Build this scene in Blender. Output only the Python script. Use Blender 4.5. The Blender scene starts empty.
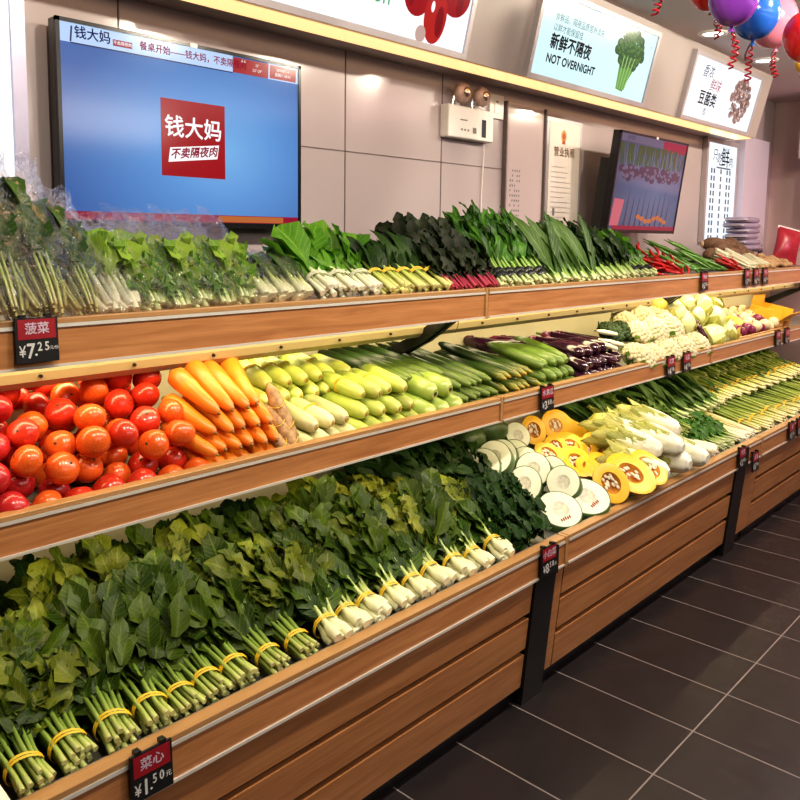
import bpy, math, random
from mathutils import Vector, Matrix, Euler
PI = math.pi
C = bpy.context.scene.collection
rng = random.Random(7)

# ------------------------------------------------------------------ camera model (also used to measure the place)
M = Matrix(((0.67931441, 0.07456895, -0.73004891), (-0.73371749, 0.08773004, -0.67376709), (0.01380511, 0.99334934, 0.11430882)))
CAMH, FPX, CX, CY = 1.6, 801.3, 400.0, 324.9
def ray(x, y): return M @ Vector((x - CX, CY - y, -FPX))
def onY(x, y, Y):
    r = ray(x, y); return Vector((0, 0, CAMH)) + r * (Y / r.y)
def onZ(x, y, z):
    r = ray(x, y); return Vector((0, 0, CAMH)) + r * ((z - CAMH) / r.z)
def xof(px, Y, Z):
    lo, hi = -1500., 2500.
    for _ in range(50):
        m = (lo + hi) / 2
        if onY(px, m, Y).z > Z: lo = m
        else: hi = m
    return onY(px, lo, Y).x
cam = bpy.data.objects.new('camera', bpy.data.cameras.new('camera'))
C.objects.link(cam)
cam.matrix_world = Matrix.Translation((0, 0, CAMH)) @ M.to_4x4()
cam.data.sensor_width = 36; cam.data.lens = 36 * FPX / 800
cam.data.shift_y = (CY - 400) / 800
cam.data.clip_start = 0.02
bpy.context.scene.camera = cam

# ------------------------------------------------------------------ materials
def nodes(name):
    m = bpy.data.materials.new(name); m.use_nodes = True
    nt = m.node_tree; b = nt.nodes.get('Principled BSDF'); return m, nt, b
def N(nt, t, **kw):
    n = nt.nodes.new(t)
    for k, v in kw.items():
        if k in n.inputs: n.inputs[k].default_value = v
        else: setattr(n, k, v)
    return n
def rgba(c): return (c[0], c[1], c[2], 1)
def mixc(nt, fac, a, b, blend='MIX'):
    n = nt.nodes.new('ShaderNodeMix'); n.data_type = 'RGBA'; n.blend_type = blend
    for sock, v in ((n.inputs[0], fac), (n.inputs[6], a), (n.inputs[7], b)):
        if hasattr(v, 'is_output'): nt.links.new(v, sock)
        elif isinstance(v, (tuple, list)): sock.default_value = rgba(v)
        else: sock.default_value = v
    return n.outputs[2]
def math_(nt, op, a, b=None, clamp=False):
    n = nt.nodes.new('ShaderNodeMath'); n.operation = op; n.use_clamp = clamp
    for i, v in enumerate((a, b)):
        if v is None: continue
        if hasattr(v, 'is_output'): nt.links.new(v, n.inputs[i])
        else: n.inputs[i].default_value = v
    return n.outputs[0]
def plain(name, col, rough=.5, metal=0, var=.12, scale=30, col2=None, spec=.5, bump=0, coat=0):
    m, nt, b = nodes(name)
    tc = N(nt, 'ShaderNodeTexCoord'); nz = N(nt, 'ShaderNodeTexNoise', Scale=scale, Detail=3.)
    nt.links.new(tc.outputs['Object'], nz.inputs['Vector'])
    c2 = col2 or tuple(x * (1 - 2 * var) for x in col)
    nt.links.new(mixc(nt, math_(nt, 'SUBTRACT', math_(nt, 'MULTIPLY', nz.outputs['Fac'], 2.), .5, True), c2, col), b.inputs['Base Color'])
    b.inputs['Roughness'].default_value = rough; b.inputs['Metallic'].default_value = metal
    b.inputs['Specular IOR Level'].default_value = spec; b.inputs['Coat Weight'].default_value = coat
    b.inputs['Coat Roughness'].default_value = .08
    if bump:
        bp = N(nt, 'ShaderNodeBump', Strength=bump, Distance=.004); nt.links.new(nz.outputs['Fac'], bp.inputs['Height'])
        nt.links.new(bp.outputs[0], b.inputs['Normal'])
    return m
def emit(name, col, s=1.):
    m, nt, b = nodes(name)
    b.inputs['Base Color'].default_value = rgba(tuple(x * .06 for x in col)); b.inputs['Emission Color'].default_value = rgba(col)
    b.inputs['Emission Strength'].default_value = s; b.inputs['Roughness'].default_value = .15
    return m
def leafmat(name, dark, light, vein, rough=.42, transl=.22):
    m, nt, b = nodes(name)
    at = N(nt, 'ShaderNodeAttribute', attribute_name='tint'); uv = N(nt, 'ShaderNodeUVMap')
    sp = N(nt, 'ShaderNodeSeparateXYZ'); nt.links.new(uv.outputs[0], sp.inputs[0])
    u = math_(nt, 'ABSOLUTE', math_(nt, 'SUBTRACT', sp.outputs[0], .5))
    mid = math_(nt, 'SUBTRACT', 1., math_(nt, 'MULTIPLY', u, 16.), True)
    side = math_(nt, 'SINE', math_(nt, 'MULTIPLY', math_(nt, 'SUBTRACT', sp.outputs[1], math_(nt, 'MULTIPLY', u, .5)), 48.))
    side = math_(nt, 'MULTIPLY', math_(nt, 'POWER', math_(nt, 'MAXIMUM', side, 0.), 6.), .28)
    tc = N(nt, 'ShaderNodeTexCoord'); nz = N(nt, 'ShaderNodeTexNoise', Scale=22., Detail=2.)
    nt.links.new(tc.outputs['Object'], nz.inputs['Vector'])
    f = math_(nt, 'ADD', math_(nt, 'MULTIPLY', at.outputs['Fac'], .8), math_(nt, 'MULTIPLY', math_(nt, 'SUBTRACT', nz.outputs['Fac'], .5), .7), True)
    col = mixc(nt, f, dark, light)
    col = mixc(nt, math_(nt, 'MAXIMUM', math_(nt, 'MULTIPLY', mid, .55), side), col, vein)
    nt.links.new(col, b.inputs['Base Color']); b.inputs['Roughness'].default_value = rough; b.inputs['Specular IOR Level'].default_value = .22
    bp = N(nt, 'ShaderNodeBump', Strength=.35, Distance=.003); nt.links.new(side, bp.inputs['Height']); nt.links.new(bp.outputs[0], b.inputs['Normal'])
    tr = N(nt, 'ShaderNodeBsdfTranslucent'); nt.links.new(col, tr.inputs[0])
    mx = N(nt, 'ShaderNodeMixShader'); mx.inputs[0].default_value = transl
    nt.links.new(b.outputs[0], mx.inputs[1]); nt.links.new(tr.outputs[0], mx.inputs[2])
    nt.links.new(mx.outputs[0], nt.nodes['Material Output'].inputs['Surface'])
    return m
def rampmat(name, stops, rough=.35, streak=.12, coat=0, nscale=40, wet=.5):
    """colour along the length of a thing (UV v)"""
    m, nt, b = nodes(name)
    uv = N(nt, 'ShaderNodeUVMap'); sp = N(nt, 'ShaderNodeSeparateXYZ'); nt.links.new(uv.outputs[0], sp.inputs[0])
    at = N(nt, 'ShaderNodeAttribute', attribute_name='tint')
    tc = N(nt, 'ShaderNodeTexCoord'); nz = N(nt, 'ShaderNodeTexNoise', Scale=float(nscale), Detail=3.)
    mp = N(nt, 'ShaderNodeMapping'); mp.inputs['Scale'].default_value = (1, .25, 1)
    nt.links.new(tc.outputs['Object'], mp.inputs[0]); nt.links.new(mp.outputs[0], nz.inputs['Vector'])
    r = N(nt, 'ShaderNodeValToRGB'); el = r.color_ramp.elements
    while len(el) < len(stops): el.new(.5)
    for e, (p, c) in zip(el, stops): e.position = p; e.color = rgba(c)
    nt.links.new(sp.outputs[1], r.inputs[0])
    k = math_(nt, 'ADD', math_(nt, 'MULTIPLY', math_(nt, 'SUBTRACT', nz.outputs['Fac'], .5), streak * 5), math_(nt, 'MULTIPLY', at.outputs['Fac'], streak * 2))
    k = math_(nt, 'ADD', k, 1 - streak)
    mul = nt.nodes.new('ShaderNodeVectorMath'); mul.operation = 'SCALE'
    nt.links.new(r.outputs[0], mul.inputs[0]); nt.links.new(k, mul.inputs['Scale'])
    nt.links.new(mul.outputs[0], b.inputs['Base Color'])
    b.inputs['Roughness'].default_value = rough; b.inputs['Coat Weight'].default_value = coat; b.inputs['Specular IOR Level'].default_value = wet
    return m
def woodmat(name, a, b_, scale=1.):
    m, nt, b = nodes(name)
    tc = N(nt, 'ShaderNodeTexCoord'); mp = N(nt, 'ShaderNodeMapping'); mp.inputs['Scale'].default_value = (1.6 * scale, 9, 26 * scale)
    nt.links.new(tc.outputs['Object'], mp.inputs[0])
    nz = N(nt, 'ShaderNodeTexNoise', Scale=2.2, Detail=6., Roughness=.62, Distortion=.6); nt.links.new(mp.outputs[0], nz.inputs['Vector'])
    n2 = N(nt, 'ShaderNodeTexNoise', Scale=14., Detail=3.); mp2 = N(nt, 'ShaderNodeMapping'); mp2.inputs['Scale'].default_value = (.5, 6, 30)
    nt.links.new(tc.outputs['Object'], mp2.inputs[0]); nt.links.new(mp2.outputs[0], n2.inputs['Vector'])
    f = math_(nt, 'SUBTRACT', math_(nt, 'MULTIPLY', nz.outputs['Fac'], 2.4), .7, True)
    col = mixc(nt, f, a, b_)
    col = mixc(nt, math_(nt, 'MULTIPLY', n2.outputs['Fac'], .35), col, tuple(x * .55 for x in a))
    nt.links.new(col, b.inputs['Base Color']); b.inputs['Roughness'].default_value = .33; b.inputs['Coat Weight'].default_value = .15
    b.inputs['Coat Roughness'].default_value = .2
    return m
MT = {}
MT['wood'] = woodmat('wood_board', (.36, .150, .055), (.58, .28, .115))
MT['woodlip'] = woodmat('wood_lip', (.38, .20, .08), (.52, .30, .125))
MT['chrome'] = plain('metal_trim', (.80, .77, .70), .3, .35, .05)
MT['cream'] = plain('cream_panel', (.66, .60, .40), .5, 0, .03, 6)
MT['trough'] = plain('trough_paint', (.40, .34, .20), .4, 0, .03, 6)
MT['steel'] = plain('tray_steel', (.33, .33, .29), .35, .55, .1, 12)
MT['black'] = plain('black_metal', (.012, .012, .013), .35, 0, .1)
MT['screw'] = plain('screw_dark', (.05, .045, .04), .4, .5)
MT['soffit'] = plain('soffit_paint', (.44, .37, .35), .4, 0, .03, 4)
MT['greyframe'] = plain('lightbox_frame', (.50, .45, .47), .35, .35, .04, 8)
MT['ceiling'] = plain('ceiling_paint', (.64, .55, .55), .55, 0, .02, 3)
MT['bezel'] = plain('bezel_black', (.008, .008, .01), .22, 0, .05)
MT['white'] = plain('white_plastic', (.78, .74, .70), .35, 0, .03)
MT['paper'] = plain('paper', (.74, .66, .60), .55, 0, .03)
MT['tagred'] = plain('tag_red', (.30, .012, .022), .35, 0, .1)
MT['ink'] = plain('dark_ink', (.02, .02, .03), .6, 0, .0)
MT['greyink'] = plain('grey_ink', (.22, .2, .2), .6, 0, 0)
MT['taglet'] = plain('tag_lettering', (.72, .60, .72), .5, 0, 0)
MT['digit'] = plain('tag_digit', (.82, .82, .80), .5, 0, 0)
MT['yellow'] = plain('rubber_yellow', (.85, .58, .04), .35, 0, .15, 60)
MT['tape'] = plain('black_tape', (.012, .013, .016), .3)
MT['strip'] = emit('cove_light', (1., .57, .25), 1.35)
def m_wall():
    m, nt, b = nodes('glossy_wall_panel')
    tc = N(nt, 'ShaderNodeTexCoord'); nz = N(nt, 'ShaderNodeTexNoise', Scale=1.2, Detail=2.)
    nt.links.new(tc.outputs['Object'], nz.inputs['Vector'])
    nt.links.new(mixc(nt, nz.outputs['Fac'], (.42, .355, .365), (.48, .41, .42)), b.inputs['Base Color'])
    b.inputs['Roughness'].default_value = .16; b.inputs['Specular IOR Level'].default_value = .6
    return m
MT['wall'] = m_wall()
def m_floor():
    m, nt, b = nodes('floor_tile')
    tc = N(nt, 'ShaderNodeTexCoord'); mp = N(nt, 'ShaderNodeMapping')
    mp.inputs['Location'].default_value = (-2.457 + .0012, -.945 + 0.0025, 0)
    nt.links.new(tc.outputs['Object'], mp.inputs[0])
    br = N(nt, 'ShaderNodeTexBrick', offset=0., squash=1.)
    br.inputs['Scale'].default_value = 1.; br.inputs['Mortar Size'].default_value = .0028; br.inputs['Mortar Smooth'].default_value = .2
    br.inputs['Brick Width'].default_value = .29; br.inputs['Row Height'].default_value = .6; br.inputs['Bias'].default_value = 0
    br.inputs['Color1'].default_value = (.016, .013, .014, 1); br.inputs['Color2'].default_value = (.022, .018, .020, 1); br.inputs['Mortar'].default_value = (.33, .29, .28, 1)
    nt.links.new(mp.outputs[0], br.inputs['Vector'])
    nz = N(nt, 'ShaderNodeTexNoise', Scale=9., Detail=5., Roughness=.7); nt.links.new(tc.outputs['Object'], nz.inputs['Vector'])
    col = mixc(nt, math_(nt, 'MULTIPLY', nz.outputs['Fac'], .5), br.outputs['Color'], (.035, .029, .031))
    nt.links.new(col, b.inputs['Base Color'])
    nt.links.new(math_(nt, 'ADD', math_(nt, 'MULTIPLY', nz.outputs['Fac'], .25), .22), b.inputs['Roughness'])
    bp = N(nt, 'ShaderNodeBump', Strength=.12, Distance=.002); nt.links.new(nz.outputs['Fac'], bp.inputs['Height']); nt.links.new(bp.outputs[0], b.inputs['Normal'])
    return m
MT['floor'] = m_floor()
def m_bag():
    m, nt, b = nodes('clear_film')
    tc = N(nt, 'ShaderNodeTexCoord'); nz = N(nt, 'ShaderNodeTexNoise', Scale=34., Detail=4., Distortion=1.6)
    nt.links.new(tc.outputs['Object'], nz.inputs['Vector'])
    bp = N(nt, 'ShaderNodeBump', Strength=1., Distance=.035); nt.links.new(nz.outputs['Fac'], bp.inputs['Height'])
    gl = N(nt, 'ShaderNodeBsdfGlossy', Roughness=.08); gl.inputs[0].default_value = (.95, .92, .95, 1); nt.links.new(bp.outputs[0], gl.inputs['Normal'])
    lw = N(nt, 'ShaderNodeLayerWeight', Blend=.25); nt.links.new(bp.outputs[0], lw.inputs['Normal'])
    tr = N(nt, 'ShaderNodeBsdfTransparent')
    mx = N(nt, 'ShaderNodeMixShader'); nt.links.new(math_(nt, 'ADD', math_(nt, 'MULTIPLY', lw.outputs['Facing'], .55), .035, True), mx.inputs[0])
    nt.links.new(tr.outputs[0], mx.inputs[1]); nt.links.new(gl.outputs[0], mx.inputs[2])
    nt.links.new(mx.outputs[0], nt.nodes['Material Output'].inputs['Surface'])
    return m
MT['bag'] = m_bag()
# greens
L = {}
L['choy'] = leafmat('leaf_choy', (.012, .036, .003), (.085, .140, .010), (.18, .24, .03), .36, .12)
L['choyyel'] = leafmat('leaf_choy_yellowing', (.06, .10, .010), (.34, .36, .045), (.40, .42, .12), .38, .2)
L['choyback'] = leafmat('leaf_choy_back', (.020, .046, .004), (.20, .235, .022), (.28, .32, .06), .38, .14)
L['bok'] = leafmat('leaf_bok', (.014, .046, .005), (.095, .17, .018), (.26, .34, .08), .36, .14)
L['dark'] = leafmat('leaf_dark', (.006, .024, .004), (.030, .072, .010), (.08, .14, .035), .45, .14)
L['celery'] = leafmat('leaf_celery', (.010, .040, .006), (.040, .105, .016), (.08, .16, .04))
L['lettuce'] = leafmat('leaf_lettuce', (.05, .19, .010), (.22, .44, .045), (.38, .55, .14), .4, .3)
L['frill'] = leafmat('leaf_frill', (.09, .22, .02), (.44, .62, .09), (.58, .66, .28), .4, .3)
L['amaranth'] = leafmat('leaf_amaranth', (.004, .014, .004), (.020, .034, .009), (.08, .014, .018), .5, .1)
L['bright'] = leafmat('leaf_bright', (.010, .055, .006), (.085, .25, .022), (.25, .45, .10), .36, .2)
L['youmai'] = leafmat('leaf_youmai', (.03, .085, .015), (.11, .21, .04), (.35, .45, .20))
L['spinach'] = leafmat('leaf_spinach', (.018, .060, .010), (.085, .165, .030), (.16, .24, .07))
L['napa'] = leafmat('leaf_napa', (.32, .36, .07), (.66, .62, .18), (.80, .78, .55))
L['mizuna'] = leafmat('leaf_mizuna', (.05, .11, .012), (.20, .30, .04), (.30, .38, .10))
L['chive'] = leafmat('leaf_chive', (.09, .15, .02), (.30, .36, .07), (.50, .50, .20))
S = {}
S['choy'] = rampmat('stalk_choy', [(0, (.50, .52, .22)), (.12, (.34, .42, .10)), (.5, (.22, .33, .06)), (1, (.12, .20, .03))], .3)
S['bok'] = rampmat('stalk_bok', [(0, (.74, .74, .52)), (.35, (.70, .72, .42)), (.7, (.40, .48, .15)), (1, (.2, .3, .06))], .28)
S['white'] = rampmat('stalk_white', [(0, (.80, .78, .62)), (.5, (.72, .74, .50)), (1, (.42, .54, .22))], .3)
S['yellow'] = rampmat('stalk_yellow', [(0, (.66, .64, .28)), (.4, (.48, .54, .14)), (1, (.22, .33, .06))], .3)
S['red'] = rampmat('stalk_red', [(0, (.40, .05, .08)), (.2, (.34, .03, .07)), (1, (.07, .03, .02))], .35)
S['bright'] = rampmat('stalk_bright', [(0, (.62, .66, .40)), (.3, (.36, .52, .14)), (1, (.12, .28, .04))], .3)
S['spinach'] = rampmat('stalk_spinach', [(0, (.50, .46, .20)), (.3, (.32, .40, .12)), (1, (.12, .20, .05))], .3)
S['leek'] = rampmat('stalk_leek', [(0, (.74, .68, .42)), (.18, (.58, .58, .20)), (.5, (.30, .38, .07)), (1, (.12, .20, .03))], .3)
S['ychive'] = rampmat('stalk_chive_pale', [(0, (.86, .82, .66)), (.5, (.82, .74, .36)), (1, (.70, .58, .10))], .3)
# fruit and roots
V = {}
V['tom_red'] = plain('tomato_red', (.62, .055, .018), .24, 0, .18, 9, (.50, .022, .014), .6)
V['tom_orange'] = plain('tomato_orange', (.72, .16, .02), .24, 0, .18, 9, (.62, .07, .015), .6)
V['tom_deep'] = plain('tomato_deep', (.42, .016, .022), .24, 0, .2, 9, (.50, .03, .03), .6)
V['scar'] = plain('stem_scar_brown', (.06, .045, .015), .7)
V['carrot'] = rampmat('carrot_skin', [(0, (.70, .20, .03)), (.1, (.80, .25, .022)), (.6, (.86, .28, .02)), (1, (.66, .17, .02))], .35, .1, 0, 30)
V['carrot_cut'] = plain('carrot_crown', (.30, .17, .05), .6)
V['gourd'] = rampmat('gourd_skin', [(0, (.52, .54, .16)), (.15, (.42, .48, .10)), (.6, (.36, .44, .08)), (1, (.14, .20, .03))], .38, .16, 0, 60)
V['gourd_pale'] = rampmat('gourd_skin_pale', [(0, (.66, .62, .36)), (.4, (.56, .56, .26)), (1, (.36, .42, .12))], .4, .18, 0, 70)
V['bottle'] = rampmat('bottle_gourd_skin', [(0, (.42, .52, .14)), (.5, (.30, .42, .07)), (1, (.16, .26, .04))], .25, .1, 0, 20)
V['luffa'] = rampmat('luffa_skin', [(0, (.13, .19, .03)), (.4, (.028, .062, .009)), (1, (.009, .022, .004))], .4, .18, 0, 60)
V['cuke'] = rampmat('cucumber_skin', [(0, (.26, .25, .04)), (.14, (.045, .085, .010)), (.5, (.012, .034, .004)), (1, (.007, .019, .003))], .3, .2, 0, 70)
V['stripe'] = rampmat('striped_cucumber_skin', [(0, (.15, .24, .04)), (.4, (.11, .19, .025)), (1, (.055, .10, .014))], .35, .2, 0, 60)
V['blossom'] = plain('dried_blossom', (.42, .30, .05), .7)
V['stemgreen'] = plain('stem_green', (.10, .16, .03), .5)
V['eggplant'] = plain('eggplant_skin', (.022, .006, .016), .12, 0, .2, 10, (.04, .008, .025), .7)
V['eggplant_red'] = plain('eggplant_red_skin', (.06, .007, .026), .16, 0, .2, 10, (.035, .006, .018), .7)
V['cream_veg'] = plain('pale_skin', (.78, .76, .56), .4, 0, .06, 30)
V['curd'] = plain('curd_white', (.68, .62, .40), .6, 0, .12, 50)
V['cabbage'] = plain('cabbage_pale', (.74, .76, .42), .4, 0, .10, 14, (.60, .66, .26))
V['squash'] = plain('squash_yellow', (.78, .56, .10), .35, 0, .12, 12)
V['wm_flesh'] = plain('melon_flesh', (.82, .83, .68), .35, 0, .07, 22, (.70, .75, .58))
V['wm_rind'] = plain('melon_rind', (.035, .075, .020), .4, 0, .2, 20, (.10, .16, .05))
V['wm_core'] = plain('melon_core', (.74, .72, .58), .5, 0, .2, 60)
V['pk_flesh'] = plain('pumpkin_flesh', (.90, .56, .03), .35, 0, .10, 25, (.86, .44, .025))
V['pk_rind'] = plain('pumpkin_rind', (.62, .32, .05), .4, 0, .2, 20, (.40, .26, .06))
V['pk_core'] = plain('pumpkin_core', (.66, .30, .04), .5, 0, .25, 70, (.50, .2, .03))
V['seed'] = plain('pumpkin_seed', (.86, .78, .60), .5)
V['shoot'] = plain('shoot_husk', (.46, .30, .15), .65, 0, .3, 60, (.20, .11, .05), .4, .5)
V['shootcut'] = plain('shoot_cut', (.66, .46, .26), .5)
V['chili_red'] = plain('chili_red', (.50, .012, .012), .18, 0, .2, 20)
V['chili_green'] = plain('chili_green', (.06, .17, .02), .22, 0, .2, 20, (.12, .26, .04))
V['ginger'] = plain('ginger_skin', (.46, .30, .15), .6, 0, .2, 50, (.30, .18, .09), .4, .3)
V['taro'] = plain('taro_skin', (.20, .11, .065), .7, 0, .25, 60, (.10, .055, .035), .3, .5)
V['onion_p'] = plain('onion_purple', (.20, .02, .08), .25, 0, .2, 16)
V['onion_w'] = plain('onion_white', (.76, .66, .42), .3, 0, .1, 16)
V['tofu'] = plain('pale_sprout', (.80, .77, .58), .4, 0, .06)
V['lilac'] = plain('lilac_pack', (.34, .29, .40), .25, 0, .1, 12)
V['redpack'] = plain('red_pack', (.42, .03, .05), .3, 0, .2, 20)
V['yellowbox'] = plain('yellow_card', (.80, .46, .04), .45, 0, .05)
V['ridge'] = plain('potato_brown', (.30, .18, .09), .6, 0, .2, 40)

# ------------------------------------------------------------------ mesh builder
class MB:
    def __init__(s): s.v = []; s.f = []; s.uv = []; s.t = []
    def grid(s, rows, uvs=None, closed=False, tint=.5):
        b = len(s.v); nr, nc = len(rows), len(rows[0])
        for j, row in enumerate(rows):
            for i, p in enumerate(row):
                s.v.append(tuple(p)); s.uv.append(uvs[j][i] if uvs else (i / max(1, nc - 1), j / max(1, nr - 1))); s.t.append(tint)
        for j in range(nr - 1):
            for i in range(nc if closed else nc - 1):
                i2 = (i + 1) % nc
                s.f.append((b + j * nc + i, b + j * nc + i2, b + (j + 1) * nc + i2, b + (j + 1) * nc + i))
        return b
    def fan(s, ring, centre, flip=False, uv=None, tint=.5):
        b = len(s.v)
        for p in ring: s.v.append(tuple(p)); s.uv.append(uv or (.5, .5)); s.t.append(tint)
        s.v.append(tuple(centre)); s.uv.append(uv or (.5, .5)); s.t.append(tint)
        n = len(ring)
        for i in range(n):
            a, c = b + i, b + (i + 1) % n
            s.f.append((c, a, b + n) if flip else (a, c, b + n))
    def tube(s, path, radii, n=8, caps=True, tint=.5, v0=0., v1=1., shape=None):
        path = [Vector(p) for p in path]; rows = []; uvs = []
        if isinstance(radii, (int, float)): radii = [radii] * len(path)
        u = None
        for j, p in enumerate(path):
            d = (path[min(j + 1, len(path) - 1)] - path[max(j - 1, 0)]).normalized()
            if u is None:
                u = d.orthogonal().normalized() if abs(d.z) > .9 else d.cross(Vector((0, 0, 1))).normalized()
            u = (u - d * u.dot(d)).normalized(); w = d.cross(u)
            t = j / (len(path) - 1)
            rows.append([p + (u * math.cos(a) + w * math.sin(a)) * radii[j] * (shape(a, t) if shape else 1) for a in [2 * PI * k / n for k in range(n)]])
            uvs.append([(k / n, v0 + (v1 - v0) * t) for k in range(n)])
        s.grid(rows, uvs, True, tint)
        if caps:
            s.fan(rows[0], path[0], True, (.5, v0), tint); s.fan(rows[-1], path[-1], False, (.5, v1), tint)
    def box(s, x0, x1, y0, y1, z0, z1):
        b = len(s.v)
        for z in (z0, z1):
            for x, y in ((x0, y0), (x1, y0), (x1, y1), (x0, y1)): s.v.append((x, y, z)); s.uv.append((0, 0)); s.t.append(.5)
        for f in ((3, 2, 1, 0), (4, 5, 6, 7), (0, 1, 5, 4), (1, 2, 6, 5), (2, 3, 7, 6), (3, 0, 4, 7)): s.f.append(tuple(b + i for i in f))
    def prism(s, prof, x0, x1):
        """profile in (y, z), extruded along x"""
        b = len(s.v); n = len(prof)
        for x in (x0, x1):
            for y, z in prof: s.v.append((x, y, z)); s.uv.append((0, 0)); s.t.append(.5)
        for i in range(n):
            j = (i + 1) % n; s.f.append((b + i, b + j, b + n + j, b + n + i))
        s.f.append(tuple(b + i for i in range(n))[::-1]); s.f.append(tuple(b + n + i for i in range(n)))
    def ellipsoid(s, c, r, nu=14, nv=9, fn=None, tint=.5):
        c = Vector(c); rows = []
        for j in range(nv + 1):
            th = PI * j / nv
            row = []
            for i in range(nu):
                ph = 2 * PI * i / nu
                d = Vector((math.sin(th) * math.cos(ph), math.sin(th) * math.sin(ph), -math.cos(th)))
                k = fn(d) if fn else 1
                row.append(c + Vector((d.x * r[0], d.y * r[1], d.z * r[2])) * k)
            rows.append(row)
        s.grid(rows, [[(i / nu, j / nv) for i in range(nu)] for j in range(nv + 1)], True, tint)
    def poly(s, pts):
        b = len(s.v)
        for p in pts: s.v.append(tuple(p)); s.uv.append((.5, .5)); s.t.append(.5)
        s.f.append(tuple(range(b, b + len(pts))))
    def leaf(s, p, d, nrm, Ln, W, droop=.6, ruffle=0., fold=.25, nv=5, nu=2, shape='ovate', tint=None, curl=0.):
        p = Vector(p); d = Vector(d).normalized(); n = Vector(nrm); n = (n - d * n.dot(d))
        n = n.normalized() if n.length > 1e-4 else d.orthogonal().normalized()
        sd = d.cross(n).normalized(); rows = []; uvs = []; ph = rng.random() * 6.3
        for j in range(nv + 1):
            t = j / nv; a = droop * t
            dd = d * math.cos(a) - n * math.sin(a); nn = n * math.cos(a) + d * math.sin(a)
            if shape == 'ovate': w = W * (.10 + .90 * math.sin(PI * min(1, (.06 + t * .94)) ** .85)) if t < 1 else W * .06
            elif shape == 'round': w = W * (.12 + .88 * math.sin(PI * min(1., t * 1.02) ** 1.5)) if t < 1 else W * .18
            elif shape == 'spoon': w = W * (.16 + .84 * min(1, (t / .6)) ** 1.6) * (1 if t < .8 else (1 - ((t - .8) / .2) ** 2 * .75))
            else: w = W * (.35 + .65 * math.sin(PI * min(1, t * .9 + .1))) if t < 1 else W * .05
            row = []; uv = []
            for i in range(-nu, nu + 1):
                u = i / nu
                off = sd * (u * w * .5 * math.cos(fold)) + nn * (abs(u) * w * .5 * math.sin(fold))
                if ruffle: off += nn * (ruffle * abs(u) * math.sin(ph + t * 17 + u * 5)) + sd * (ruffle * .5 * abs(u) * math.cos(ph * 2 + t * 23))
                row.append(p + off); uv.append((u * .5 + .5, t))
            rows.append(row); uvs.append(uv)
            p = p + dd * (Ln / nv)
        s.grid(rows, uvs, False, rng.random() if tint is None else tint)
    def mesh(s, name, mat, smooth=True):
        me = bpy.data.meshes.new(name); me.from_pydata(s.v, [], s.f)
        ul = me.uv_layers.new(name='UVMap'); li = [0] * len(me.loops); me.loops.foreach_get('vertex_index', li)
        ul.data.foreach_set('uv', [c for i in li for c in s.uv[i]])
        at = me.attributes.new('tint', 'FLOAT', 'POINT'); at.data.foreach_set('value', s.t)
        if smooth: me.polygons.foreach_set('use_smooth', [True] * len(me.polygons))
        me.materials.append(mat); me.update()
        return me
    def build(s, name, mat, parent=None, smooth=True, bevel=0):
        o = bpy.data.objects.new(name, s.mesh(name, mat, smooth)); C.objects.link(o)
        if parent: o.parent = parent
        if bevel:
            md = o.modifiers.new('bevel', 'BEVEL'); md.width = bevel; md.segments = 2; md.limit_method = 'ANGLE'
        return o
def boxpart(name, x0, x1, y0, y1, z0, z1, mat, parent=None, bevel=0):
    m = MB(); m.box(x0, x1, y0, y1, z0, z1); return m.build(name, mat, parent, False, bevel)
def thing(name, label, cat, loc=(0, 0, 0), group=None, rot=(0, 0, 0)):
    o = bpy.data.objects.new(name, None); C.objects.link(o); o.location = loc; o.rotation_euler = rot
    o.empty_display_size = .05
    tag(o, label, cat, group); return o
def tag(o, label, cat, group=None):
    if label: o['label'] = label
    if cat: o['category'] = cat
    if group: o['group'] = group
    return o
def struct(o): o['kind'] = 'structure'; return o
KIDS = {}
def kids(o):
    k = o.name
    if k not in KIDS: KIDS[k] = [c for c in C.objects if c.parent == o]
    return KIDS[k]
def copy_tree(o, parent=None):
    c = o.copy(); C.objects.link(c)
    if parent: c.parent = parent
    ks = kids(o)
    KIDS[c.name] = [copy_tree(k, c) for k in ks]
    return c
class Pool:
    """a few prototypes of a kind: each is used once itself, later uses are copies"""
    def __init__(s, makers): s.m = [mk() for mk in makers]; s.used = [False] * len(s.m)
    def get(s, i=None):
        i = rng.randrange(len(s.m)) if i is None else i % len(s.m)
        if not all(s.used):
            i = s.used.index(False) if s.used[i] else i
        if not s.used[i]: s.used[i] = True; return s.m[i]
        return copy_tree(s.m[i])
def put(o, x, y, z, pitch=0, yaw=0, roll=0, sc=1., label=None, cat=None, group=None):
    o.location = (x, y, z); o.rotation_euler = (math.radians(pitch), math.radians(roll), math.radians(yaw))
    o.scale = (sc, sc, sc); tag(o, label, cat, group); return o
ORD = 'first second third fourth fifth sixth seventh eighth ninth tenth eleventh twelfth thirteenth fourteenth fifteenth sixteenth seventeenth eighteenth nineteenth twentieth'.split()
def ordw(i):
    if i < 20: return ORD[i]
    tens = {2: 'twenty', 3: 'thirty', 4: 'forty', 5: 'fifty', 6: 'sixty', 7: 'seventy', 8: 'eighty', 9: 'ninety'}
    n = i + 1
    return tens[n // 10] + ('-' + ORD[n % 10 - 1] if n % 10 else '')
def lerp(a, b, t): return a + (b - a) * t
def interp(tab, t):
    for (a, va), (b, vb) in zip(tab, tab[1:]):
        if t <= b:
            k = (t - a) / (b - a); k = k * k * (3 - 2 * k); return va + (vb - va) * k
    return tab[-1][1]
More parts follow.
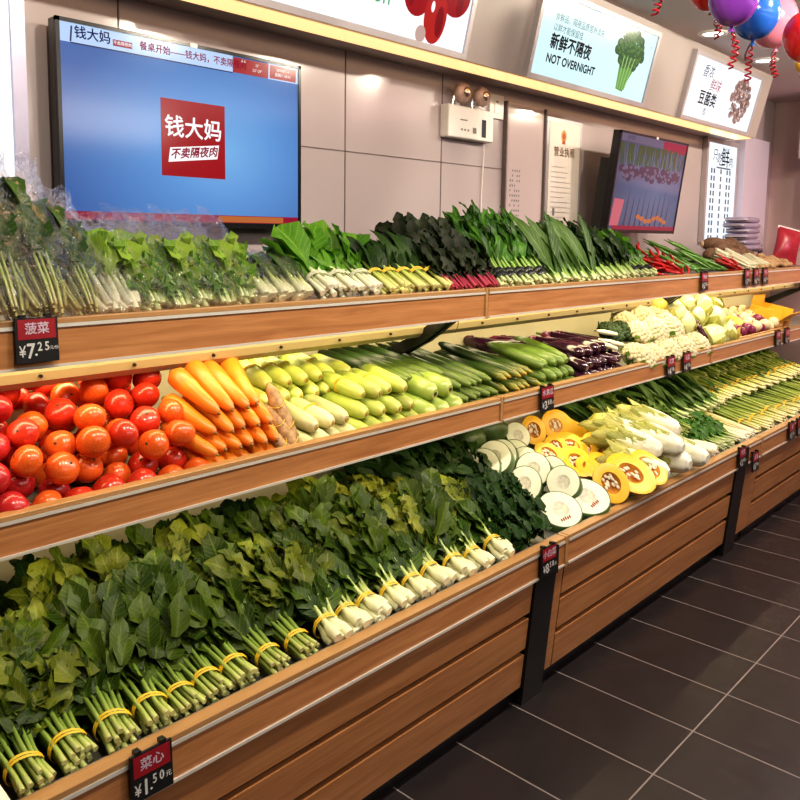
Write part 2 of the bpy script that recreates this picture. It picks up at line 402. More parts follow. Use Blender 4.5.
def text(body, size, mat, parent, x, z, y=0., name='lettering', bold=0., shear=0., align='CENTER', sx=1.):
    cu = bpy.data.curves.new('t', 'FONT'); cu.body = body; cu.size = size; cu.shear = shear
    cu.align_x = align; cu.align_y = 'CENTER'; cu.resolution_u = 3
    o = bpy.data.objects.new('t', cu); C.objects.link(o); bpy.context.view_layer.update()
    me = bpy.data.meshes.new_from_object(o.evaluated_get(bpy.context.evaluated_depsgraph_get()))
    bpy.data.objects.remove(o); bpy.data.curves.remove(cu)
    for v in me.vertices: v.co = Vector((v.co.x * sx + x, y - v.co.z, v.co.y + z))
    if bold:                                   # heavier strokes: the same outlines laid side by side
        vs = [v.co.copy() for v in me.vertices]; fs = [list(p.vertices) for p in me.polygons]; V2 = []; F2 = []
        for dx, dz in ((-bold, 0), (bold, 0), (0, bold), (0, -bold)):
            F2 += [[i + len(V2) for i in f] for f in fs]; V2 += [v + Vector((dx, 0, dz)) for v in vs]
        me = bpy.data.meshes.new(name); me.from_pydata(V2, [], F2); me.update()
    me.materials.clear(); me.materials.append(mat); me.name = name
    ob = bpy.data.objects.new(name, me); C.objects.link(ob); ob.parent = parent
    return ob

# ------------------------------------------------------------------ setting
WALL = 2.30; CEIL = 2.69; XR = 6.95
def sbox(name, *a, mat, bevel=0): return struct(boxpart(name, *a, mat, None, bevel))
sbox('floor', -3, 8.5, -4, WALL + .1, -.08, 0, mat=MT['floor'])
sbox('wall_back', -3, XR + .1, WALL, WALL + .1, 0, CEIL + .1, mat=MT['wall'])
sbox('ceiling', -3, 8.5, -4, WALL + .1, CEIL, CEIL + .08, mat=MT['ceiling'])
MT['pinkwall'] = plain('pink_beige_wall', (.60, .46, .43), .3, 0, .05, 2)
sbox('wall_right', XR, XR + .1, -4, WALL, 0, CEIL, mat=MT['pinkwall'])
# soffit: a bulkhead whose face leans forward, with a cove light under it
SE = onY(755, 141, 2.05).x
m = MB(); m.prism([(2.05, 2.285), (WALL, 2.285), (WALL, CEIL), (1.955, CEIL)], -3, SE); struct(m.build('trim_1', MT['soffit'], None, False))
ys0, ys1 = 2.065, onZ(530, 88, 2.28).y
t = thing('cove_light', 'long peach glowing light strip under the bulkhead above the wall', 'light', (0, 0, 2.28))
boxpart('diffuser', -3, SE - .03, ys0, ys1, 0, .004, MT['strip'], t)
boxpart('end_cap', SE - .03, SE - .02, ys0, ys1, -.002, .004, MT['chrome'], t)
# wall seams
MT['seam'] = plain('seam_dark', (.16, .12, .12), .6)  # dark colour of the panel joints and frame edges
for k, (px, py, z0, z1) in enumerate(((118, 12, 1.3, 2.285), (345, 150, 1.3, 2.285), (441, 160, 1.3, 2.285))):
    x = onY(px, py, WALL).x; sbox('trim_%d' % (k + 2), x - .0025, x + .0025, WALL - .002, WALL + .01, z0, z1, mat=MT['seam'])
zh = onY(300, 146, WALL).z
sbox('trim_5', onY(300, 150, WALL).x, onY(504, 150, WALL).x, WALL - .002, WALL + .01, zh - .002, zh + .002, mat=MT['seam'])
# pillar and bulkheads at the far corner
pa, pb = onY(740, 190, 2.24).x, onY(764, 190, 2.24).x
MT['lilacwall'] = plain('lilac_white_pillar', (.62, .56, .66), .3, 0, .03, 3)
sbox('trim_6', pa, pb, 2.22, WALL, 0, 2.34, mat=MT['lilacwall'])
sbox('trim_7', 6.55, XR, .2, 1.98, 2.2, CEIL, mat=MT['soffit'])
MT['pinkpanel'] = plain('pink_cabinet', (.50, .33, .34), .35, 0, .05, 3)
sbox('trim_8', 6.75, XR, .2, 1.96, 1.72, 2.2, mat=MT['pinkpanel'])

# ------------------------------------------------------------------ display units
BY, BZ0, BZ1 = 1.38, .47, .567
MY, MZ0, MZ1 = 1.67, .925, 1.01
TY, TZ0, TZ1 = 1.75, 1.30, 1.403
def zb(Y): return .525 + .10 * (Y - 1.42)          # bottom tray surface
def zm(Y): return .947 + .17 * (Y - 1.70)          # middle tray surface
def zt(Y): return 1.375 + .10 * (Y - 1.78)         # top tray surface
BACK = 2.17
def unit(x0, x1, label, left_end=False, post=(0, 0)):
    p0, p1 = post
    t = thing('display_unit', label, 'shelf', (x0, BY, 0), 'slatted wooden vegetable display units')
    O = Vector(t.location)
    def bp(name, a, b, c, d, e, f, mat, bevel=0): return boxpart(name, a - O.x, b - O.x, c - O.y, d - O.y, e, f, mat, t, bevel)
    def pr(name, prof, a, b, mat): m = MB(); m.prism([(y - O.y, z) for y, z in prof], a - O.x, b - O.x); return m.build(name, mat, t, False)
    g = .004
    xa, xb = x0 + g, x1 - g
    xs = xa
    # bottom tier
    bp('rim_board', xa, xb, BY, BY + .022, BZ0, BZ1 - .014, MT['wood'])
    bp('rim_cap', xa, xb, BY - .003, BY + .034, BZ1 - .014, BZ1, MT['woodlip'], .002)
    bp('trim_strip', xa, xb, BY - .005, BY + .002, BZ1 - .022, BZ1 - .014, MT['chrome'])
    bp('trim_strip', xa, xb, BY - .005, BY + .010, BZ0 - .007, BZ0, MT['chrome'])
    bp('inner_lip', xa, xb, BY + .034, BY + .044, .50, BZ1 - .006, MT['steel'])
    for za, zc in ((.346, .462), (.214, .324), (.070, .190)):
        ya, yc = BY + .010 + (.46 - zc) * .10, BY + .010 + (.46 - za) * .10
        pr('slat_board', [(yc, za), (ya, zc), (ya + .02, zc), (yc + .02, za)], xs, p0 - .006, MT['wood'])
    pr('base_panel', [(BY + .085, 0), (BY + .042, .46), (BY + .057, .46), (BY + .10, 0)], xs, x1 - .02, MT['black'])
    pr('post', [(BY + .046, 0), (BY + .002, .468), (BY + .05, .468), (BY + .10, 0)], p0, p1, MT['black'])
    bp('post_cap', p0 + .004, p1 - .004, BY - .006, BY + .0, .455, .553, MT['black'])
    if p1 < x1 - .03: pr('end_stile', [(BY + .049, .070), (BY + .010, .462), (BY + .030, .462), (BY + .069, .070)], p1 + .006, x1 - .004, MT['wood'])
    bp('rim_joint', x1 - .022, x1 - .006, BY - .006, BY + .03, BZ0 - .01, BZ1 + .002, MT['woodlip'])
    pr('tray_panel', [(1.425, zb(1.425)), (BACK, zb(BACK)), (BACK, zb(BACK) - .012), (1.425, zb(1.425) - .012)], xa, xb, MT['steel'])
    bp('back_panel', xa, xb, BACK, BACK + .015, .3, 1.38, MT['cream'])
    if left_end:
        pr('end_panel', [(BY, .06), (BY, .575), (BACK, .66), (BACK, .06)], x0 - .02, x0 + .002, MT['wood'])
        pr('end_trim', [(BY - .002, .575), (BACK, .665), (BACK, .672), (BY - .002, .582)], x0 - .022, x0 + .004, MT['chrome'])
    # middle tier
    e0 = x0 - (1.3 if left_end else 0)
    bp('rim_board', e0 + g, xb, MY, MY + .02, MZ0, MZ1 - .012, MT['wood'])
    bp('rim_cap', e0 + g, xb, MY - .003, MY + .030, MZ1 - .012, MZ1, MT['woodlip'], .002)
    bp('trim_strip', e0 + g, xb, MY - .005, MY + .002, MZ1 - .019, MZ1 - .012, MT['chrome'])
    bp('trim_strip', e0 + g, xb, MY - .005, MY + .02, MZ0 - .006, MZ0, MT['chrome'])
    bp('rim_joint', x1 - .02, x1 - .006, MY - .006, MY + .03, MZ0 - .008, MZ1 + .002, MT['woodlip'])
    pr('tray_panel', [(1.70, zm(1.70)), (BACK, zm(BACK)), (BACK, zm(BACK) - .012), (1.70, zm(1.70) - .012)], e0 + g, xb, MT['steel'])
    pr('light_trough', [(1.83, .955), (1.83, .925), (1.87, .905), (1.93, .91), (1.95, .955)], e0 + g, xb, MT['cream'])
    # top tier
    bp('rim_board', e0 + g, xb, TY, TY + .02, TZ0, TZ1 - .013, MT['wood'])
    bp('rim_cap', e0 + g, xb, TY - .003, TY + .028, TZ1 - .013, TZ1, MT['woodlip'], .002)
    bp('trim_strip', e0 + g, xb, TY - .005, TY + .002, TZ1 - .021, TZ1 - .013, MT['chrome'])
    bp('trim_strip', e0 + g, xb, TY - .005, TY + .02, TZ0 - .006, TZ0, MT['chrome'])
    bp('rim_joint', x1 - .02, x1 - .006, TY - .006, TY + .03, TZ0 - .008, TZ1 + .002, MT['woodlip'])
    pr('tray_panel', [(1.775, zt(1.775)), (BACK + .09, zt(BACK)), (BACK + .09, zt(BACK) - .012), (1.775, zt(1.775) - .012)], e0 + g, xb, MT['steel'])
    tr = pr('light_trough', [(1.90, 1.35), (1.885, 1.262), (1.890, 1.240), (1.905, 1.224), (1.945, 1.216), (1.99, 1.235), (2.03, 1.35)], e0 + g, xb, MT['trough'])
    x = e0 + .15
    while x < x1 - .01:
        m = MB(); m.tube([(x - O.x, 1.881 - O.y, 1.252), (x - O.x, 1.892 - O.y, 1.254)], .0045, 8); m.build('screw', MT['screw'], tr); x += .24
    # black arms
    for pts in ([(1.772, 1.296), (1.90, 1.205), (2.14, 1.08), (2.14, 1.13), (1.92, 1.235), (1.83, 1.30)], [(1.70, .920), (1.84, .86), (2.14, .74), (2.14, .80), (1.86, .90), (1.74, .925)]):
        for dx in (-.20, -.155): pr('bracket_arm', pts, x1 + dx, x1 + dx + .022, MT['black'])
    return t
XJ = [.505, 2.369, 4.30, 6.72]
unit(XJ[0], XJ[1], 'wooden display unit holding the tomatoes, carrots and choy sum, nearest to the blue screen', True, (onY(532, 620, BY + .015).x, onY(552, 610, BY + .015).x))
unit(XJ[1], XJ[2], 'wooden display unit holding the pumpkins, melon slices and eggplants, between two black posts', False, (onY(732.5, 500, BY + .015).x, onY(742, 500, BY + .015).x))
unit(XJ[2], XJ[3], 'wooden display unit at the far end holding onions, ginger and scallions', False, (6.60, 6.67))

# ------------------------------------------------------------------ price tags
def price_tag(x, tier, name, price, label, w=.092, h=.098, low=0.):
    Y = {0: BY, 1: MY, 2: TY}[tier] - .014; zt_ = {0: BZ1, 1: MZ1, 2: TZ1}[tier] + .006 - low
    t = thing('price_tag', label, 'price tag', (x, Y, zt_ - h / 2), 'black and red price tags on the shelf rims', (math.radians(-3), 0, 0))
    boxpart('holder', -w / 2, w / 2, -.003, .003, -h / 2, h / 2, MT['black'], t, .001)
    boxpart('name_card', -w * .44, w * .44, -.0042, -.002, h * .02, h * .46, MT['tagred'], t)
    for s in (-1, 1): boxpart('clip', s * w * .30 - .006, s * w * .30 + .006, -.004, .012, h * .47, h * .56, MT['black'], t)
    if name: text(name, h * .27, MT['taglet'], t, 0, h * .24, -.005, bold=.0006)
    if price:
        a, b = price.split('.')
        text('¥', h * .34, MT['digit'], t, -w * .36, -h * .25, -.005, 'price_digit', bold=.0004, sx=.75)
        text(a, h * .46, MT['digit'], t, -w * .17, -h * .25, -.005, 'price_digit', bold=.001, sx=.8)
        text('.', h * .3, MT['digit'], t, -w * .05, -h * .25, -.005, 'price_digit', bold=.001)
        text(b[0], h * .27, MT['digit'], t, w * .04, -h * .16, -.005, 'price_digit', bold=.0006, sx=.8)
        text(b[1], h * .27, MT['digit'], t, w * .21, -h * .16, -.005, 'price_digit', bold=.0006, sx=.8)
        text('元/份' if tier == 2 else '元', h * .09 if tier == 2 else h * .14, MT['digit'], t, w * .375, -h * .2, -.005, 'unit_lettering')
    return t
price_tag(onY(34, 338, TY).x, 2, '菠菜', '7.25', 'price tag for spinach reading 7.25 on the top rim below the blue screen')
price_tag(onY(148, 770, BY).x, 0, '菜心', '1.50', 'price tag reading 1.50 on the lowest rim below the tied choy sum')
price_tag(onY(545, 560, BY).x, 0, '小白菜', '8.58', 'price tag on the lowest rim, above the first black post')
price_tag(onY(544, 397, MY).x, 1, '水果瓜', '3.88', 'price tag on the middle rim, below the cucumbers')
price_tag(onY(668, 367, MY).x, 1, '花菜', '4.98', 'price tag on the middle rim, first of the pair below the cauliflowers')
price_tag(onY(684, 362, MY).x, 1, '包菜', '4.98', 'price tag on the middle rim, second of the pair below the cauliflowers')
price_tag(onY(702, 279, TY).x, 2, '辣椒', '5.98', 'price tag alone on the top rim, below the long green chilies')
price_tag(onY(745, 276, TY).x, 2, '金针', '3.98', 'price tag on the top rim, first of the three below the ginger')
price_tag(onY(754, 275, TY).x, 2, '姜', '6.98', 'price tag on the top rim, middle of the three below the ginger')
price_tag(onY(763, 275, TY).x, 2, '芋头', '4.58', 'price tag on the top rim, last of the three below the ginger')
price_tag(onY(739, 462, BY).x, 0, '芹菜', '2.98', 'price tag on the lowest rim, above the second black post')
price_tag(onY(752, 468, BY).x, 0, '韭黄', '5.98', 'price tag hung low on the slats, just past the second black post', low=.06)
price_tag(onY(789, 430, BY).x, 0, '葱', '3.58', 'price tag on the lowest rim, first of the far pair by the scallions')
price_tag(onY(797, 427, BY).x, 0, '蒜', '3.58', 'price tag on the lowest rim, second of the far pair by the scallions')
price_tag(onY(776, 335, MY).x, 1, '洋葱', '2.98', 'price tag on the middle rim, first of the far pair below the onions')
price_tag(onY(785, 332, MY).x, 1, '土豆', '2.58', 'price tag on the middle rim, second of the far pair below the onions')
# ------------------------------------------------------------------ wall things
def screen_mat(name, stops, s=1.):
    m, nt, b = nodes(name)
    tc = N(nt, 'ShaderNodeTexCoord'); sp = N(nt, 'ShaderNodeSeparateXYZ'); nt.links.new(tc.outputs['Generated'], sp.inputs[0])
    dx = math_(nt, 'POWER', math_(nt, 'MULTIPLY', math_(nt, 'SUBTRACT', sp.outputs[0], .62), 1.25), 2.); dz = math_(nt, 'POWER', math_(nt, 'MULTIPLY', math_(nt, 'SUBTRACT', sp.outputs[2], .42), 1.1), 2.)
    r = N(nt, 'ShaderNodeValToRGB'); nt.links.new(math_(nt, 'SQRT', math_(nt, 'ADD', dx, dz)), r.inputs[0])
    el = r.color_ramp.elements
    while len(el) < len(stops): el.new(.5)
    for e, (p, c) in zip(el, stops): e.position = p; e.color = rgba(c)
    nt.links.new(r.outputs[0], b.inputs['Emission Color']); b.inputs['Emission Strength'].default_value = s
    b.inputs['Base Color'].default_value = (.02, .03, .05, 1); b.inputs['Roughness'].default_value = .12
    return m
E_ = {}
E_['blue'] = screen_mat('screen_blue', [(0, (.18, .40, .70)), (.35, (.10, .26, .57)), (.8, (.045, .115, .34))], .95)
E_['red'] = emit('screen_red', (.33, .008, .014), .9)
E_['white'] = emit('screen_white', (.90, .92, .95), .9)
E_['pale'] = emit('screen_pale_blue', (.46, .62, .90), .85)
E_['navy'] = emit('screen_navy', (.03, .035, .13), .6)
E_['crimson'] = emit('screen_crimson', (.34, .015, .05), .7)
E_['panel'] = emit('lightbox_panel', (.58, .80, .84), 1.0)
E_['panelw'] = emit('lightbox_panel_white', (.80, .86, .94), 1.0)
E_['black'] = emit('lightbox_black', (.012, .013, .018), .8)
E_['grey'] = emit('lightbox_grey', (.10, .13, .15), .9)
E_['green'] = emit('lightbox_green', (.10, .42, .16), .9)
E_['brocc'] = emit('broccoli_print', (.035, .11, .035), .9)
E_['brocc2'] = emit('broccoli_print_light', (.08, .20, .05), .9)
E_['brocst'] = emit('broccoli_stem_print', (.13, .34, .07), .9)
E_['brocst2'] = emit('broccoli_stem_print_light', (.30, .52, .18), .9)
E_['tomato'] = emit('tomato_print', (.34, .010, .016), .85)
E_['tomato3'] = emit('tomato_print_light', (.46, .022, .02), .85)
E_['tomato2'] = emit('tomato_print_dark', (.22, .006, .012), .9)
E_['mush'] = emit('mushroom_print', (.28, .16, .14), .9)
E_['mush2'] = emit('mushroom_print_light', (.52, .36, .32), .9)
E_['mush3'] = emit('mushroom_print_dark', (.12, .06, .06), .9)
E_['leek'] = emit('screen_leek', (.025, .075, .02), .8)
E_['leek2'] = emit('screen_leek_light', (.13, .24, .10), .8)
E_['dusk'] = screen_mat('screen_dusk', [(0, (.12, .15, .25)), (.4, (.085, .11, .20)), (.9, (.035, .04, .09))], .8)
E_['purple'] = emit('screen_purple', (.045, .032, .065), .8)
E_['purple2'] = emit('screen_purple_light', (.12, .115, .18), .8)
E_['pink'] = emit('reflection_pink', (.55, .14, .18), .8)
E_['orange'] = emit('screen_orange', (.50, .16, .05), .8)
def flat(pts, name, mat, parent, y):
    m = MB(); m.poly([(x, y, z) for x, z in pts]); return m.build(name, mat, parent, False)
def rect(x0, x1, z0, z1, name, mat, parent, y, sh=0.): return flat([(x0, z0), (x1, z0), (x1 + sh, z1), (x0 + sh, z1)], name, mat, parent, y)
def blobs(items, name, mat, parent, y, n=12):
    m = MB()
    for k, (x, z, rx, rz) in enumerate(items):
        m.poly([(x + rx * math.cos(2 * PI * i / n), y - k * 2e-6, z + rz * math.sin(2 * PI * i / n)) for i in range(n)])
    return m.build(name, mat, parent, False)
def television(loc, w, h, label, rx=0, rz=0):
    t = thing('television', label, 'television', loc, None, (math.radians(rx), 0, math.radians(rz)))
    boxpart('casing', -w / 2, w / 2, .004, .045, -h / 2, h / 2, MT['bezel'], t, .004)
    boxpart('rear_housing', -w * .3, w * .3, .045, .07, -h * .35, h * .3, MT['bezel'], t, .004)
    b = .011
    m = MB()
    m.box(-w / 2, w / 2, -.004, .006, h / 2 - b, h / 2); m.box(-w / 2, w / 2, -.004, .006, -h / 2, -h / 2 + b * 1.6)
    m.box(-w / 2, -w / 2 + b, -.004, .006, -h / 2, h / 2); m.box(w / 2 - b, w / 2, -.004, .006, -h / 2, h / 2)
    m.build('bezel', MT['bezel'], t, False)
    boxpart('sensor_sticker', -.012, .012, -.0055, -.003, h / 2 - .012, h / 2 + .001, MT['white'], t)
    return t, w - 2 * b, -h / 2 + b * 1.6, h / 2 - b
TVY = 2.215
a, b_ = onY(55, 10, TVY), onY(301, 70, TVY); tvb = onY(299, 226, TVY).z
tw = b_.x - a.x; tz1 = (a.z + b_.z) / 2; tz0 = tvb - .012
tv, sw, z0, z1 = television(((a.x + b_.x) / 2, TVY + .004, (tz0 + tz1) / 2), tw, tz1 - tz0, 'large wall television showing a red square logo on blue')
tx, tz = tv.location.x, tv.location.z
boxpart('screen', -sw / 2, sw / 2, 0, .004, z0, z1, E_['blue'], tv)
boxpart('wall_mount', -.2, .2, .07, WALL - TVY - .004, -.15, .15, MT['black'], tv)
rect(-sw / 2, sw / 2, z0, z0 + .024, 'screen_ticker_band', E_['crimson'], tv, -.0006)
rect(sw * .1, sw * .42, z0 + .002, z0 + .022, 'screen_ticker_block', E_['orange'], tv, -.0009)
bh = .052
rect(-sw / 2, sw * .175, z1 - bh, z1, 'screen_banner', E_['pale'], tv, -.0006)
rect(-sw / 2 + .03, sw * .175, z1 - bh - .0025, z1 - bh + .001, 'screen_banner_line', E_['navy'], tv, -.0009)
rect(-sw / 2 + .028, -sw / 2 + .033, z1 - bh + .002, z1 - .008, 'screen_banner_bar', E_['navy'], tv, -.0009, .004)
text('钱大妈', .036, E_['navy'], tv, -sw / 2 + .095, z1 - .024, -.0012, 'screen_lettering', bold=.0006)
rect(-sw / 2 + .155, -sw / 2 + .215, z1 - .04, z1 - .022, 'screen_badge', E_['crimson'], tv, -.0009)
text('不卖隔夜肉', .0115, E_['white'], tv, -sw / 2 + .185, z1 - .031, -.0012, 'screen_lettering')
text('餐桌开始——钱大妈，不卖隔夜肉', .0275, E_['crimson'], tv, -sw / 2 + .238, z1 - .026, -.0012, 'screen_lettering', bold=.0004, align='LEFT', sx=.93)
rect(sw * .175, sw * .345, z1 - bh + .001, z1 - .003, 'screen_red_box', E_['red'], tv, -.0009, .003)
rect(sw * .352, sw * .487, z1 - bh + .004, z1 - .004, 'screen_red_box', E_['red'], tv, -.0009, .003)
rect(sw * .345, sw * .5, z1 - bh, z1, 'screen_banner', E_['pale'], tv, -.0006)
text('多云', .010, E_['white'], tv, sw * .225, z1 - .012, -.0012, 'screen_lettering')
text('25°', .011, E_['white'], tv, sw * .292, z1 - .017, -.0012, 'screen_lettering')
text('23°-29°', .013, E_['white'], tv, sw * .292, z1 - .034, -.0012, 'screen_lettering')
text('2018-07-14', .0115, E_['white'], tv, sw * .42, z1 - .018, -.0012, 'screen_lettering')
text('星期六 09:01', .0125, E_['white'], tv, sw * .42, z1 - .034, -.0012, 'screen_lettering')
la, lb = onY(161, 97, TVY), onY(226, 179, TVY)
lx0, lx1 = la.x - tx, lb.x - tx; lz1, lz0 = la.z - tz, onY(161, 175, TVY).z - tz
rect(lx0, lx1, lz0, lz1, 'screen_logo', E_['red'], tv, -.0006)
lw = lx1 - lx0; lc = (lx0 + lx1) / 2; lh = lz1 - lz0
text('钱大妈', lw * .30, E_['white'], tv, lc, lz0 + lh * .63, -.0012, 'screen_lettering', bold=.0012)
flat([(lc - lw * .40, lz0 + lh * .18), (lc + lw * .37, lz0 + lh * .27), (lc + lw * .40, lz0 + lh * .46), (lc - lw * .37, lz0 + lh * .37)], 'screen_slogan_box', E_['white'], tv, -.0009)
tt = text('不卖隔夜肉', lw * .148, E_['crimson'], tv, 0, 0, -.0014, 'screen_lettering', bold=.001, shear=.2)
for v in tt.data.vertices: v.co.z += lc * 0 + v.co.x * .115 + lz0 + lh * .32; v.co.x += lc
# second television, tilted forward on an arm
T2 = 2.06
a, b_ = onY(621, 130, T2 - .03), onY(688, 143, T2 - .03); tw2 = b_.x - a.x; h2 = .53
t2, sw2, z0, z1 = television(((a.x + b_.x) / 2, T2, (a.z + b_.z) / 2 - h2 / 2), tw2, h2, 'smaller tilted television showing vegetables above a blue field', 7)
boxpart('screen', -sw2 / 2, sw2 / 2, 0, .004, z0, z1, E_['dusk'], t2)
boxpart('mount_arm', -.05, .05, .07, WALL - T2 + .0, -.06, .04, MT['black'], t2)
boxpart('mount_plate', -.40, -.30, .046, .10, -.25, .12, MT['black'], t2)
rect(-sw2 / 2, sw2 / 2, z1 - .038, z1, 'screen_banner', E_['purple2'], t2, -.0006)
rect(sw2 * .12, sw2 * .5, z1 - .06, z1 - .003, 'screen_red_box', E_['crimson'], t2, -.0009)
text('钱大妈', .028, E_['navy'], t2, -sw2 * .36, z1 - .019, -.0012, 'screen_lettering')
m = MB()
for k in range(44):
    x = -sw2 * .47 + sw2 * .94 * (k + rng.random() * .6) / 44; w = .010
    m.poly([(x, -.0009 - k * 1e-6, z1 - .16 + rng.random() * .03), (x + w, -.0009 - k * 1e-6, z1 - .16), (x + w + rng.uniform(-.03, .03), -.0009 - k * 1e-6, z1 - .045), (x + rng.uniform(-.03, .03), -.0009 - k * 1e-6, z1 - .045)])
m.build('screen_leek_image', E_['leek'], t2, False)
m = MB()
for k in range(14):
    x = -sw2 * .4 + sw2 * .8 * (k + rng.random() * .6) / 14
    m.poly([(x, -.0012, z1 - .165), (x + .006, -.0012, z1 - .165), (x + .004 + rng.uniform(-.02, .02), -.0012, z1 - .07)])
m.build('screen_leek_highlight', E_['leek2'], t2, False)
blobs([(rng.uniform(-.44, .44) * sw2, z1 - .195 + rng.uniform(-.03, .03), .03, .02) for k in range(50)], 'screen_onion_image', E_['purple'], t2, -.0012)
blobs([(rng.uniform(-.44, .44) * sw2, z1 - .195 + rng.uniform(-.03, .03), .016, .008) for k in range(40)], 'screen_onion_highlight', E_['purple2'], t2, -.0016)
m = MB()
for k in range(9):
    x = -sw2 * .3 + sw2 * .7 * k / 9
    m.poly([(x, -.0009, z0 + .02), (x + .014, -.0009, z0 + .02), (x + .03, -.0009, z0 + .17 + .08 * rng.random())])
m.build('screen_stalk_image', E_['purple'], t2, False)
flat([(-sw2 * .49, z0 + .02), (-sw2 * .37, z0 + .02), (-sw2 * .33, z0 + .16), (-sw2 * .47, z0 + .165)], 'screen_pink_reflection', E_['pink'], t2, -.0012)  # pink reflection on the glass, put in as a glowing flat shape
blobs([(sw2 * (-.1 + .06 * k), z0 + .06 + .012 * math.cos(k * 1.3), .026, .014) for k in range(8)], 'screen_orange_shape', E_['orange'], t2, -.0012)
rect(-sw2 * .45, sw2 * .5, z0, z0 + .022, 'screen_ticker_band', E_['crimson'], t2, -.0012)

# lightboxes on the leaning bulkhead face
lean = math.atan2(.095, CEIL - 2.285)
def lightbox(p0, p1, ztop, zbot, label, panel):
    """p0, p1: x range; its face leans with the bulkhead"""
    zc = (ztop + zbot) / 2; Yc = 2.05 - .095 * (zc - 2.285) / (CEIL - 2.285) - .022
    w = p1 - p0; h = (ztop - zbot) / math.cos(lean)
    t = thing('lightbox_sign', label, 'sign', ((p0 + p1) / 2, Yc, zc), 'lit vegetable signs on the bulkhead', (lean, 0, 0))
    f = .022
    m = MB(); m.box(-w / 2 - f, w / 2 + f, -.008, .03, h / 2, h / 2 + f); m.box(-w / 2 - f, w / 2 + f, -.008, .03, -h / 2 - f, -h / 2)
    m.box(-w / 2 - f, -w / 2, -.008, .03, -h / 2, h / 2); m.box(w / 2, w / 2 + f, -.008, .03, -h / 2, h / 2); m.build('frame', MT['greyframe'], t, False)
    boxpart('lit_panel', -w / 2, w / 2, 0, .02, -h / 2, h / 2, panel, t)
    return t, w, h
YL = 2.02
bl, br, = onY(530, 73, YL), onY(642, 102, YL)
zb_, ztp = (bl.z + br.z) / 2, onY(655, 45, 1.98).z + .03
lt, w, h = lightbox(bl.x, br.x, ztp, zb_, 'lit sign with a broccoli head and black writing', E_['panel'])
text('食鲜品，隔夜品质营养流失', .036, E_['grey'], lt, -w * .40, h * .25, -.0012, align='LEFT')
text('以鲜才能保留佳', .036, E_['grey'], lt, -w * .40, h * .12, -.0012, align='LEFT')
text('新鲜不隔夜', .070, E_['black'], lt, -w * .40, -h * .06, -.0012, bold=.0022, align='LEFT')
text('NOT OVERNIGHT', .052, E_['black'], lt, -w * .405, -h * .27, -.0012, bold=.0016, align='LEFT')
bx, bz = w * .27, h * .17
blobs([(bx + .13 * math.cos(a) * r_, bz + .085 * math.sin(a) * r_, .03, .024) for a, r_ in [(rng.random() * 6.3, rng.random() ** .5) for _ in range(70)]], 'broccoli_picture_crown', E_['brocc'], lt, -.0010)
blobs([(bx + .125 * math.cos(a) * r_, bz + .085 * math.sin(a) * r_, .010, .008) for a, r_ in [(rng.random() * 6.3, rng.random() ** .5) for _ in range(80)]], 'broccoli_picture_floret', E_['brocc2'], lt, -.0014)
flat([(bx - .085, bz - .02), (bx - .06, -h * .40), (bx + .01, -h * .42), (bx + .045, -h * .22), (bx + .105, bz - .04), (bx + .04, bz + .02)], 'broccoli_picture_stem', E_['brocst'], lt, -.0008)
m = MB()
for k in range(4): m.poly([(bx - .05 + .022 * k, -.0016, -h * .39), (bx - .042 + .022 * k, -.0016, -h * .39), (bx - .045 + .036 * k, -.0016, bz - .03), (bx - .055 + .036 * k, -.0016, bz - .03)])
m.build('broccoli_picture_highlight', E_['brocst2'], lt, False)
text('7', .02, E_['grey'], lt, w * .46, h * .30, -.0012)
pl, pr_ = onY(682, 115, YL), onY(747, 135, YL)
lt, w, h = lightbox(pl.x, pr_.x, ztp, zb_, 'lit sign with a brown mushroom cluster and brush writing', E_['panelw'])
text('香浓', .075, E_['black'], lt, -w * .30, h * .29, -.0012, shear=.2)
text('鲜味', .080, E_['tomato'], lt, -w * .16, h * .10, -.0012, shear=.2)
text('豆菌类', .085, E_['black'], lt, -w * .22, -h * .15, -.0012, bold=.002)
text('香', .05, E_['grey'], lt, -w * .22, -h * .36, -.0012)
blobs([(w * .25 + .145 * math.cos(a) * r_ , h * .0 + .125 * math.sin(a) * r_ + .0, .03, .022) for a, r_ in [(rng.random() * 6.3, rng.random() ** .5) for _ in range(60)]], 'mushroom_picture_body', E_['mush'], lt, -.0010)
blobs([(w * .25 + .14 * math.cos(a) * r_, .12 * math.sin(a) * r_, .022, .007) for a, r_ in [(rng.random() * 6.3, rng.random() ** .5) for _ in range(50)]], 'mushroom_picture_highlight', E_['mush2'], lt, -.0014)
blobs([(w * .25 + .14 * math.cos(a) * r_, .12 * math.sin(a) * r_, .007, .012) for a, r_ in [(rng.random() * 6.3, rng.random() ** .5) for _ in range(90)]], 'mushroom_picture_shadow', E_['mush3'], lt, -.0018)
al, ar = onY(300, 0, YL).x - .06, onY(463, 48, YL).x
lt, w, h = lightbox(ar - (br.x - bl.x), ar, ztp, zb_, 'lit sign with three red tomatoes, cut by the top of the picture', E_['panelw'])
text('Nutrition', .085, E_['green'], lt, w * .06 - .13, -h * .16, -.0012)
cx, cz = w * .31, h * .05
blobs([(cx - .10, cz - .02, .075, .085), (cx + .105, cz + .01, .085, .08)], 'tomato_picture_side', E_['tomato'], lt, -.0008, 24)
blobs([(cx + .01, cz - .085, .062, .098)], 'tomato_picture_middle', E_['tomato3'], lt, -.0012, 24)
blobs([(cx + .035, cz - .10, .022, .055), (cx + .135, cz - .02, .018, .045), (cx - .13, cz - .03, .016, .045)], 'tomato_picture_shade', E_['tomato2'], lt, -.0016, 16)
for it in ((cx - .012, cz - .055, .010, .020), (cx - .125, cz - .01, .008, .018)): blobs([it], 'tomato_picture_shine', E_['white'], lt, -.0020, 16)
m = MB()
